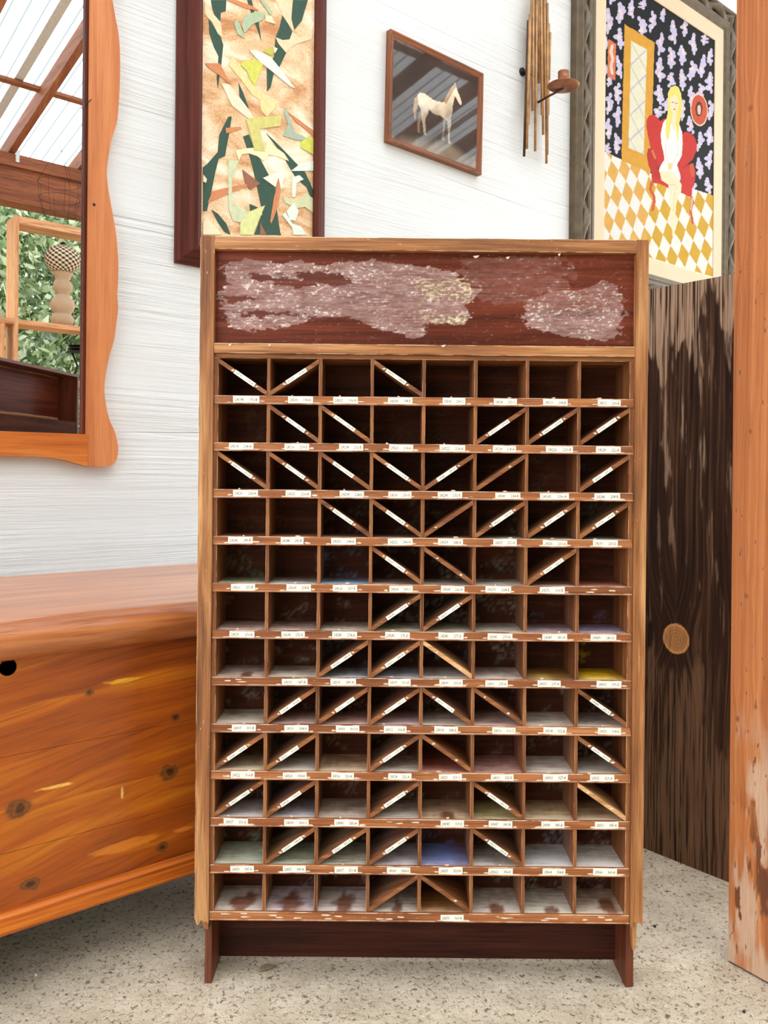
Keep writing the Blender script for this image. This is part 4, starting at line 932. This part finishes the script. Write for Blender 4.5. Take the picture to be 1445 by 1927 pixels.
# ================================================================== FRAMED PAINTING
def pa(zx, zy): return 1120 + zx / 5.78, zy / 5.78
POFF = .028
q0 = on_wall(1136.5, 330, POFF)[0]; q1 = on_wall(1342.5, 300, POFF)[0]; qz1 = on_wall(1343, 75.5, POFF)[2]; qz0 = on_wall(1275, 501, POFF)[2]
mat_w = on_wall(1357.5, 300, POFF)[0] - q1
pt = thing('framed_painting', 'large painting of a seated blonde woman on a red chair in a carved dark frame', 'painting', Wp((q0 + q1) / 2, NW, qz0 - .25), WROT)
FLOW = [(150, 230, 50, 160), (270, 140, 60, 130), (395, 100, 45, 110), (520, 50, 50, 60), (255, 420, 50, 130), (625, 235, 45, 130), (735, 165, 40, 80), (500, 285, 55, 120), (845, 350, 45, 145), (965, 310, 45, 100), (1070, 480, 45, 130), (1185, 430, 45, 70), (710, 480, 45, 140), (825, 630, 50, 130), (955, 600, 50, 125), (1155, 720, 45, 140), (1245, 620, 38, 105), (700, 760, 50, 150), (1055, 770, 55, 120), (940, 870, 45, 130), (820, 870, 55, 90), (1240, 900, 45, 130), (690, 1030, 50, 120), (1040, 1050, 45, 130), (1150, 980, 45, 80), (1255, 1200, 40, 120), (675, 1235, 55, 90), (955, 1200, 40, 130), (770, 1150, 40, 90), (260, 730, 40, 140), (245, 1020, 45, 130), (240, 1270, 45, 125), (235, 1560, 45, 125), (150, 1130, 45, 130), (140, 1400, 45, 125), (135, 1620, 40, 70), (120, 760, 20, 60), (150, 880, 35, 70), (120, 480, 20, 90), (1035, 1360, 45, 110), (1135, 1540, 45, 120), (1240, 1480, 45, 115), (1235, 1740, 45, 115), (1130, 1830, 45, 130), (1230, 2019, 45, 100), (1080, 2029, 30, 40), (170, -60, 50, 120), (300, -150, 50, 120), (450, -140, 50, 120), (130, -300, 45, 120)]
def lady_paint(P, uv):
    px, py = to_px(P); x = (px - 1120) * 5.78; y = py * 5.78
    x = x + (fbm(x / 30, y / 30, 3) - .5) * 9; y = y + (fbm(x / 30, y / 30, 9) - .5) * 9
    nz = fbm(x / 40, y / 60, 5)[:, None]
    C = np.tile(np.array(lin((20, 19, 19))), (len(P), 1)) * (.7 + .6 * nz)
    def put(m, rgb, v=.12):
        C[m] = (np.array(lin(rgb))[None] * (1 - v + 2 * v * nz))[m]
    rnd = random.Random(4)
    for (cx, cy, rw, rh) in FLOW:
        m = np.zeros(len(P), bool); ctr = m.copy(); th = rnd.uniform(-.15, .15)
        for k in range(6):
            ex, ey = cx + rnd.uniform(-.4, .4) * rw + th * (k - 2.5) * 30, cy + (k - 2.5) / 3 * rh * .84
            r1 = rw * (.42, .62, .95, .62, .85, .34)[k] * rnd.uniform(.8, 1.1); m |= ((x - ex) / r1) ** 2 + ((y - ey) / (rh * .22)) ** 2 < 1
        for k in range(3):
            ex, ey = cx + rnd.uniform(-.2, .2) * rw, cy + rnd.uniform(-.5, .5) * rh; ctr |= ((x - ex) / (rw * .26)) ** 2 + ((y - ey) / (rh * .16)) ** 2 < 1
        put(m, (206, 197, 226), .08); put(m & ctr, (246, 214, 206), .08)
    ft = [(-400, 1400), (85, 1640), (290, 1738), (600, 1885), (1090, 2062), (1300, 2130), (1300, 3200), (-400, 3200)]
    fm = in_poly(x, y, ft)
    e1 = np.array((80.5, 116.5)); e2 = np.array((-43.5, 143.5)); det = e1[0] * e2[1] - e1[1] * e2[0]
    rx_ = x - 148; ry_ = y - (685 + 1329); al = (rx_ * e2[1] - ry_ * e2[0]) / det; be_ = (e1[0] * ry_ - e1[1] * rx_) / det
    ck = (np.floor(al + .5) + np.floor(be_ + .5)) % 2 == 0
    put(fm & ck, (236, 233, 226), .04); put(fm & ~ck & (x < 560), (226, 172, 84), .08); put(fm & ~ck & (x >= 560), (212, 164, 40), .1)
    put(in_poly(x, y, [(318, 262), (645, 462), (600, 1885), (285, 1745)]), (220, 160, 54), .1)
    ip = in_poly(x, y, [(390, 440), (562, 540), (528, 1680), (362, 1610)]); put(ip, (232, 226, 200), .06)
    for k in range(-1, 6):
        put(ip & (near_line(x, y, [(370, 720 + 270 * k), (570, 530 + 270 * k)]) < 9), (192, 192, 206)); put(ip & (near_line(x, y, [(370, 420 + 270 * k), (570, 800 + 270 * k)]) < 6), (206, 198, 180))
    put(in_poly(x, y, [(140, 425), (228, 478), (218, 878), (132, 830)]), (220, 120, 78)); put(near_line(x, y, [(185, 500), (170, 560), (190, 640), (172, 720), (185, 800)]) < 16, (244, 206, 186))
    RED = (204, 50, 40)
    for pl in ([(555, 1380), (560, 1300), (590, 1255), (640, 1250), (690, 1290), (720, 1350), (760, 1420), (760, 1800), (700, 1850), (640, 1700), (590, 1560)], [(930, 1480), (970, 1435), (1030, 1440), (1080, 1490), (1105, 1570), (1100, 1640), (1060, 1730), (1000, 1790), (920, 1850), (880, 1800)], [(700, 1320), (760, 1290), (900, 1330), (950, 1440), (950, 1900), (700, 1900)], [(610, 1880), (700, 1850), (920, 1850), (1000, 1800), (1040, 1780), (1090, 1850), (1085, 1960), (1055, 2050), (1050, 2150), (960, 2110), (800, 2050), (700, 2000), (615, 1990)]): put(in_poly(x, y, pl), RED, .1)
    put(in_poly(x, y, [(560, 1680), (575, 1620), (610, 1605), (650, 1650), (670, 1760), (700, 1900), (700, 1960), (620, 1900), (580, 1800)]), (188, 44, 34), .1); put(near_line(x, y, [(622, 1640), (650, 1720)]) < 12, (214, 120, 70)); put(near_line(x, y, [(1050, 1800), (1062, 1900)]) < 24, (206, 84, 50))
    put(near_line(x, y, [(615, 1990), (600, 2060), (640, 2140), (640, 2200), (625, 2280)]) < 15, (206, 84, 54)); put(near_line(x, y, [(1042, 2140), (1062, 2200), (1035, 2290), (1060, 2420)]) < 13, (206, 90, 60)); put(near_line(x, y, [(1050, 2160), (1056, 2210), (1038, 2280)]) < 5, (244, 220, 200))
    tx_ = (x - 1130) + .12 * (y - 1195) * -.4; ov = (tx_ / 94) ** 2 + ((y - 1195) / 178) ** 2
    put(ov < 1, (246, 214, 184)); put(ov < .83, (204, 86, 56), .12); put(((x - 1128) / 38) ** 2 + ((y - 1185) / 80) ** 2 < 1, (92, 44, 36)); put(((x - 1130) / 20) ** 2 + ((y - 1195) / 52) ** 2 < 1, (240, 196, 170))
    SK = (249, 226, 190)
    put(in_poly(x, y, [(765, 1300), (735, 1340), (712, 1450), (720, 1560), (745, 1680), (750, 1740), (715, 1790), (695, 1850), (710, 1900), (760, 1950), (830, 1960), (900, 1980), (925, 1960), (925, 1900), (890, 1790), (940, 1700), (950, 1560), (945, 1440), (920, 1370), (890, 1300)]), (249, 243, 236), .04)
    for ln in ([(770, 1560), (760, 1680), (810, 1790)], [(905, 1560), (890, 1680), (835, 1790)]): put(near_line(x, y, ln) < 4, (226, 206, 182))
    put(in_poly(x, y, [(700, 1860), (740, 1855), (840, 1870), (900, 1940), (940, 2010), (935, 2080), (900, 2150), (880, 2230), (870, 2330), (890, 2360), (880, 2420), (860, 2500), (850, 2590), (835, 2560), (835, 2480), (820, 2400), (800, 2430), (790, 2410), (810, 2330), (825, 2280), (810, 2150), (795, 2010), (720, 1960)]), SK, .06)
    put(near_line(x, y, [(800, 2010), (870, 2010), (890, 2060)]) < 4, (226, 190, 150)); put(near_line(x, y, [(860, 2100), (850, 2300)]) < 4, (230, 196, 156))
    put(in_poly(x, y, [(825, 1190), (890, 1190), (895, 1330), (870, 1420), (850, 1420), (820, 1330)]), SK, .05)
    put(in_poly(x, y, [(870, 930), (820, 950), (790, 1020), (790, 1120), (790, 1220), (770, 1320), (765, 1440), (780, 1530), (800, 1500), (830, 1300), (850, 1200), (890, 1220), (880, 1330), (885, 1480), (895, 1560), (910, 1450), (915, 1330), (940, 1230), (945, 1120), (935, 1020), (905, 950)]), (244, 220, 116), .1)
    put(((x - 860) / 47) ** 2 + ((y - 1130) / 96) ** 2 < 1, SK, .04)
    for ex in (845, 884): put((abs(x - ex) < 13) & (abs(y - 1112 - (ex - 845) * .3) < 5), (150, 116, 90))
    put(((x - 860) / 14) ** 2 + ((y - 1190) / 8) ** 2 < 1, (222, 110, 100)); put(near_line(x, y, [(868, 1120), (872, 1155), (862, 1160)]) < 3, (228, 186, 150))
    put(in_poly(x, y, [(790, 1780), (830, 1770), (845, 1800), (820, 1855), (795, 1840)]), (244, 210, 150), .06)
    return np.hstack([C * .70, np.ones((len(P), 1))])
grid_board('painted_canvas', Wp(q0 - .003, NW - POFF, qz0 - .003), D * (q1 - q0 + .006), (0, 0, qz1 - qz0 + .006), N * .012, 330, 500, M['canvas'], pt, lady_paint)
frm = lambda a, b, c: Wp(a, NW + b, c)
frame_bars((q0 - mat_w, q1 + mat_w, qz0 - mat_w, qz1 + mat_w), [(0, .012), (0, .034), (mat_w * .9, .033), (mat_w, .031), (mat_w, .020)], M['linen'], pt, frm, 'liner_bar')
FWd = .125
fo = (q0 - mat_w - FWd, q1 + mat_w + FWd, qz0 - mat_w - FWd, qz1 + mat_w + FWd)
frame_bars(fo, [(0, .001), (0, .030), (.008, .036), (.016, .050), (.024, .052), (.030, .044), (.034, .030), (.038, .022), (.066, .022), (.070, .030), (.074, .042), (.082, .046), (.098, .040), (.104, .044), (.112, .042), (.118, .036), (FWd + .002, .035), (FWd + .002, .012)], M['ornate'], pt, frm)
def carved(a0, c0, a1, c1):
    L = math.hypot(a1 - a0, c1 - c0); per = .165; m = max(1, round(L / per)); per = L / m; st = 22; seg = 12; V = []; Fc = []
    ux, uz = (a1 - a0) / L, (c1 - c0) / L
    for i in range(m * st + 1):
        t_ = i * per / st
        for k in range(seg):
            th = 2 * PI * k / seg; ph = th - 2 * PI * t_ / per
            rr = .0175 * (1 + .6 * max(0, math.cos(ph)) ** .5 - .6 * max(0, -math.cos(ph)) ** .7 + .15 * math.cos(3 * ph))
            p = rr * math.cos(th) * 1.15; q = rr * math.sin(th)
            V.append(Wp(a0 + ux * t_ - uz * p, NW - .033 - q, c0 + uz * t_ + ux * p))
    for i in range(m * st):
        for k in range(seg): j = (k + 1) % seg; Fc.append((i * seg + k, i * seg + j, (i + 1) * seg + j, (i + 1) * seg + k))
    fix_normals(build('carved_ribbon', V, Fc, M['ornate'], pt, smooth=True))
e = .052
carved(fo[0] + e, fo[2] + e, fo[0] + e, fo[3] - e); carved(fo[1] - e, fo[2] + e, fo[1] - e, fo[3] - e); carved(fo[0] + e, fo[3] - e, fo[1] - e, fo[3] - e); carved(fo[0] + e, fo[2] + e, fo[1] - e, fo[2] + e)

# ================================================================== WEATHERED PLYWOOD PANEL
pA = on_floor(1213, 1597); pB = on_floor(1370, 1660); pe = (pB - pA).normalized(); pn = Vector((pe.y, -pe.x, 0))
if pn.dot(Vector((pA.x, pA.y, 0))) > 0: pn = -pn
PT = 1.305
pstart = pA - pe * 0.30; plen = .30 + (pB - pA).length + .10
ply = thing('plywood_panel', 'dark weathered plywood panel with pale knot plug standing beside the cabinet', 'panel', pstart + pe * plen / 2, math.atan2(pe.y, pe.x))
kp = ray(1272, 1202); tt = (pA.dot(pn)) / (kp.x * pn.x + kp.y * pn.y); kp3 = Vector((kp.x * tt, kp.y * tt, HC + kp.z * tt)); kps = (kp3 - pstart).dot(pe); kpz = kp3.z
def ply_warp(uv):                                       # uv = (z, s)
    dz = uv[:, 0] - kpz; ds = uv[:, 1] - kps
    uv[:, 1] += np.sign(ds) * .045 * np.exp(-(dz / .12) ** 2 - (ds / .07) ** 2)
    uv[:, 1] += .010 * np.sin(uv[:, 0] * 9) * np.exp(-((uv[:, 0] - .45) / .3) ** 2)
    return uv
def ply_paint(P, uv):
    s = (P - np.array(pstart)) @ np.array(pe); z = P[:, 2]
    n = fbm(s * 22, z * 3.2, 3); f = fbm(s * 330, z * 7, 5, 3); n2 = fbm(s * 90, z * 12, 9)
    topm = sstep(1.08, 1.30, z + (n - .5) * .5); botm = sstep(.60, .30, z + (n - .5) * .62) * .85
    mid = sstep(.52, .66, fbm(s * 60 + z * 3, z * 7, 21)) * sstep(.45, .6, n2) * .8
    m = np.clip(np.maximum(np.maximum(sstep(.45, .6, topm * (.6 + .6 * n2)), sstep(.46, .68, botm * (.5 + .7 * n2)) * .75), mid), 0, 1) * sstep(.34, .5, f) * .8
    zb_ = sstep(.5, 1.0, z)[:, None]; c = (zb_ * np.array(lin((190, 156, 130)))[None] + (1 - zb_) * np.array(lin((136, 102, 74)))[None]) * (.55 + .75 * f[:, None])
    dd = np.hypot(s - kps, (z - kpz) * .96) * (1 + .08 * (fbm(s * 60, z * 60, 2) - .5)); R = .0335
    ring = .5 + .5 * np.sin(dd / R * 30); kc = np.array(lin((226, 158, 100)))[None] * (.72 + .28 * ring[:, None]); kc = kc * np.where(dd < R * .78, .82, 1.12)[:, None]
    k = dd < R; c = np.where(k[:, None], kc, c); m = np.where(k, 1.0, m)
    halo = sstep(R * 2.4, R * 1.1, dd) * (~k); m = m * (1 - halo)
    return np.hstack([c, m[:, None]])
grid_board('plywood_sheet', pstart, pe * plen, (0, 0, PT), -pn * .014, 420, 560, M['ply'], ply, ply_paint, ply_warp, uvswap=True)
box('batten', (0.02, 0, 0.0), (0.06, 0.03, PT - .02), M['beam'], ply, 2, lambda a, b, c: pstart + pe * a + (-pn) * (.0145 + b) + Vector((0, 0, c)))

# ================================================================== TIMBER POST
tA = on_floor(1370, 1811); tB = on_floor(1445, 1853); te = (tB - tA).normalized(); tn = Vector((te.y, -te.x, 0))
if tn.dot(tA) > 0: tn = -tn
post = thing('timber_post', 'orange brown fir post with worn foot at the right edge', 'post', tA + te * .07, math.atan2(te.y, te.x))
PH = zr((tA + te * .07).dot(N)) - .002; PWd = .14
tilt = Vector(((1368 - 1370) / F * 1.5 * 0.5, 0, 0))
TK = [(.012, 1.235, .006), (.030, .66, .007), (.05, .47, .006), (.03, 1.52, .008), (.035, .95, .006), (.048, .30, .010), (.015, .44, .006)]
def post_warp(uv):
    for (ks, kz, rr) in TK:
        dz = (uv[:, 0] - kz) / 3; ds = uv[:, 1] - ks
        uv[:, 1] += np.sign(ds) * rr * .8 * np.exp(-(dz * dz + ds * ds) / (2 * rr) ** 2)
    uv[:, 1] += .006 * np.sin(uv[:, 0] * 3)
    return uv
def post_paint(P, uv):
    s = (P - np.array(tA)) @ np.array(te); z = P[:, 2]; C = np.zeros((len(P), 4))
    n = fbm(s * 45, z * 9, 4); n2 = fbm(s * 120, z * 30, 8)
    m = sstep(.50, .70, n + sstep(.42, .05, z) * .16 - .04) * sstep(.50, .32, z) * .75
    C[:, :3] = np.array(lin((206, 176, 150))); C[:, 3] = m
    dk = sstep(.58, .74, fbm(s * 60, z * 16, 31) + sstep(.22, .1, z) * .06) * sstep(.36, .2, z) * .85
    k = dk > C[:, 3]; C[k, :3] = lin((88, 46, 26)); C[k, 3] = dk[k]
    for (ks, kz, rr) in TK:
        dd = np.hypot(s - ks, (z - kz) * .8) + (n2 - .5) * rr * .6; a = sstep(rr * .9, rr * .3, dd) * .6
        k = a > C[:, 3]; C[k, :3] = lin((110, 54, 26)); C[k, 3] = a[k]
    sc_ = sstep(.77, .81, fbm(s * 260, z * 45, 12, 3)) * .8; k = sc_ > C[:, 3]; C[k, :3] = lin((96, 48, 24)); C[k, 3] = sc_[k]
    return C
grid_board('post_timber', tA + Vector((0, 0, .004)), te * PWd, Vector((0, 0, PH)) + tilt, -tn * .09, 110, 900, M['post'], post, post_paint, post_warp, uvswap=True)
prism('splintered_foot', [(0, 0), (PWd * .2, .0005), (PWd * .5, 0), (PWd, 0), (PWd, .004), (0, .004)], .004, .086, M['toe'], post, lambda a, b, c: tA + te * a - tn * b + Vector((0, 0, c)))

# ================================================================== WHAT THE MIRROR SHOWS: display shelf, gourd, stand, wire basket, part of the hedge
SN = -0.92                                              # front of the display shelf
sh_s0 = in_mirror(35.5, 500, SN)[0]; sh_zt = in_mirror(36, 406, SN)[2]; sh_zm = in_mirror(90, 607, SN)[2]
sh = thing('display_shelf', 'open pale cedar display shelf holding the gourd lamp, seen in the mirror', 'shelf', Wp(sh_s0 + .4, SN - .1, 0), WROT)
SD = .17; sh_s1 = sh_s0 + .80; th_ = .022
box('side_board', (sh_s0 - th_, SN - SD, 0), (sh_s0, SN, sh_zt), M['shelfw'], sh, 2, Wp, .001)
box('side_board', (sh_s1, SN - SD, 0), (sh_s1 + th_, SN, sh_zt), M['shelfw'], sh, 2, Wp, .001)
for zz in (sh_zt - .045, sh_zm - .03, 1.40, .9, .4): box('shelf_board', (sh_s0 + .0003, SN - SD, zz), (sh_s1 - .0003, SN - .001, zz + (.045 if zz > 2.2 else .03)), M['shelfw'], sh, 0, Wp, .001)
box('side_wing', (sh_s0 - .30, SN - SD, sh_zm - .03), (sh_s0 - th_ - .0003, SN - .001, sh_zm), M['shelfw'], sh, 0, Wp, .001)
box('wing_post', (sh_s0 - .10, SN - SD * .8, 0), (sh_s0 - .075, SN - .003, sh_zm - .0305), M['shelfw'], sh, 2, Wp, .001)
gs = in_mirror(118, 540, SN - .08)
gour = thing('gourd_lamp', 'woven ball on a turned bulbous wooden base, reflected in the mirror', 'ornament', Wp(gs[0], SN - .08, sh_zm + .0002))
gz = lambda y: in_mirror(118, y, SN - .08)[2] - sh_zm
gk = 5.25 / F
prof = [(.05, 0), (.062, .004)]
for (y, r_) in ((606, 20), (600, 22), (594, 17), (590, 15), (585, 20), (575, 23), (565, 20), (557, 12), (553, 11), (547, 17), (540, 18), (532, 16), (527, 12), (522, 14), (516, 18), (514, 19)): prof.append((r_ * gk, max(gz(y), .006)))
GB = Wp(gs[0], SN - .08, sh_zm + .0002)
lathe('turned_base', prof, GB, wood('turned_base_wood', (120, 92, 66), (166, 134, 102), (196, 166, 134), 2, 20), gour, 28)
zc = gz(489); rb = 33 * gk; bp = []
for i in range(41):
    a = -PI / 2 + PI * i / 40; bp.append((max(rb * math.cos(a) * (1 + .02 * (i % 2)), .003), zc + rb * .86 * math.sin(a)))
lathe('woven_ball', bp, GB, M['gourd'], gour, 64, lambda i, k: (lin((226, 206, 176)) if (i // 2 + k // 2) % 2 else lin((46, 32, 22))) + (1,))
lathe('finial', [(.004, 0), (.014, .002), (.016, .012), (.006, .02)], GB + Vector((0, 0, zc + rb * .85)), M['iron'], gour, 14)
ds = in_mirror(152, 690, SN - .06)
st_ = thing('plate_stand', 'dark metal stand with stacked plates on the display shelf, in the mirror', 'stand', Wp(ds[0], SN - .06, 1.4312))
for k, zz in enumerate((.0, .012)): pass
SB = Wp(ds[0], SN - .075, 1.4312); zt_ = in_mirror(150, 665, SN - .075)[2] - 1.4312
for k in range(3): lathe('plate', [(.004, 0), (.06, .0), (.075, .006), (.074, .009), (.058, .004), (.004, .004)], SB + Vector((0, 0, zt_ + .002 + k * .018)), M['iron'], st_, 28)
for k in range(3):
    a = k * 2.1 + .4; tube('leg', [SB + Vector((.05 * math.cos(a), .05 * math.sin(a), .004)), SB + Vector((.015 * math.cos(a), .015 * math.sin(a), zt_ * .55)), SB + Vector((.05 * math.cos(a), .05 * math.sin(a), zt_ + .002))], .007, M['iron'], st_, 8)
wbk = in_mirror(112, 345, BM + .25)
wb = thing('wire_basket', 'thin wire basket hanging from the eave beam, reflected in the mirror', 'basket', Wp(wbk[0], BM + .25, wbk[2] - .2))
WB = Wp(wbk[0], BM + .25, wbk[2])
for (dz, rr) in ((0, .13), (-.10, .125), (-.20, .10)):
    tube('hoop', [WB + Vector((rr * math.cos(2 * PI * k / 24), rr * math.sin(2 * PI * k / 24), dz)) for k in range(25)], .0014, M['iron'], wb, 5)
for k in range(8):
    a = 2 * PI * k / 8; tube('wire', [WB + Vector((r_ * math.cos(a), r_ * math.sin(a), dz)) for dz, r_ in ((0, .13), (-.1, .125), (-.2, .10))], .0011, M['iron'], wb, 5)
zh = zr(BM + .25)
for k in range(3):
    a = 2 * PI * k / 3; tube('hanger', [WB + Vector((.13 * math.cos(a), .13 * math.sin(a), 0)), WB + Vector((0, 0, zh - WB.z))], .0011, M['iron'], wb, 5)

hedge = thing('hedge', 'sunlit leafy green hedge outside the shed, partly reflected in the mirror, extended unseen to block low sky', 'hedge', Wp(2.6, -3.6, 0), WROT)
rs = np.random.RandomState(3); NL = 100000; NV = 55000
s = rs.uniform(-5.0, 5.2, NL); s[:NV] = rs.uniform(1.3, 4.6, NV); zz = rs.uniform(0.05, 3.5, NL); n = -3.0 - np.abs(rs.normal(0, .55, NL)) - .35 * fbm(s * 2, zz * 2, 4) - .25 * np.maximum(0, zz - 2.6)  # leaves past the reflected stretch are added unseen to block low sky light
d = rs.normal(0, 1, (NL, 3)); d /= np.linalg.norm(d, axis=1)[:, None]; e_ = np.cross(d, rs.normal(0, 1, (NL, 3))); e_ /= np.linalg.norm(e_, axis=1)[:, None]
C0 = s[:, None] * np.array(D) + n[:, None] * np.array(N); C0[:, 2] = zz
L_ = rs.uniform(.045, .085, NL)[:, None]; L_[:NV] *= .52; W_ = L_ * .45
V = np.stack([C0 - d * L_, C0 + e_ * W_, C0 + d * L_, C0 - e_ * W_], 1).reshape(-1, 3)
Fq = np.arange(NL * 4).reshape(-1, 4)
pal = np.array([lin(c) for c in ((146, 170, 120), (178, 198, 148), (210, 222, 178), (232, 238, 206), (104, 130, 90))]); cc = pal[rs.randint(0, 5, NL)]
build('leaves', V, Fq, M['leaf'], hedge, None, {'paint': np.repeat(np.hstack([cc, np.ones((NL, 1))]), 4, 0)}, kind='stuff')
for k in range(18):
    s_ = -4.8 + k * .55; tube('stem', [Wp(s_, -3.6, 0), Wp(s_ + .08, -3.65, 1.2), Wp(s_ - .05, -3.55, 2.4)], [.03, .022, .008], M['beam'], hedge, 7)

# ================================================================== BITS ON THE FLOOR
def dry_leaf(px, py, size, ang, label):
    c = on_floor(px, py); V = []; Fc = []; m = 7
    for i in range(m):
        t_ = i / (m - 1); wd = size * .22 * math.sin(PI * min(t_ + .05, 1)) + .0006; x = (t_ - .5) * size
        for q in (-1, 0, 1): V.append(c + Vector((math.cos(ang) * x - math.sin(ang) * q * wd, math.sin(ang) * x + math.cos(ang) * q * wd, .0008 + abs(q) * wd * .8 + .10 * size * (2 * t_ - 1) ** 2)))
    for i in range(m - 1):
        for q in (0, 1): Fc.append((i * 3 + q, i * 3 + q + 1, i * 3 + q + 4, i * 3 + q + 3))
    o = build('dry_leaf', V, Fc, M['dryleaf'], None, smooth=True)
    o.modifiers.new('thickness', 'SOLIDIFY').thickness = .0006
    tag(o, label, 'leaf')
dry_leaf(503, 1826, .035, .5, 'curled dry leaf on the floor below the toe board of the cabinet')
dry_leaf(1108, 1848, .016, 2.2, 'tiny dry leaf scrap on the floor near the cabinet right foot')
def pebble(px, py, r_, label, mat):
    c = on_floor(px, py); V = []; Fc = []; rnd = random.Random(px)
    for i in range(5):
        t_ = PI * i / 4 if 0 < i < 4 else (0.12 if i == 0 else PI - .12)
        for k in range(8):
            a = 2 * PI * k / 8; q = r_ * rnd.uniform(.8, 1.15); V.append(c + Vector((q * math.sin(t_) * math.cos(a), q * math.sin(t_) * math.sin(a), r_ * .7 - r_ * .7 * math.cos(t_))))
    for i in range(4):
        for k in range(8): j = (k + 1) % 8; Fc.append((i * 8 + k, i * 8 + j, i * 8 + 8 + j, i * 8 + 8 + k))
    Fc += [tuple(range(8))[::-1], tuple(range(32, 40))]
    tag(fix_normals(build('pebble', V, Fc, mat, None, smooth=True)), label, 'pebble')
pebble(68, 1837, .0032, 'small white pebble on the floor in front of the chest', M['zinc'])
pebble(1400, 1906, .0028, 'small black pebble on the floor in front of the post', M['iron'])
pebble(1232, 1745, .003, 'small dark pebble on the floor between cabinet and post', M['iron'])
print('tris', sum(len(p.vertices) - 2 for o in bpy.data.objects if o.type == 'MESH' for p in o.data.polygons), 'objects', len(bpy.data.objects))
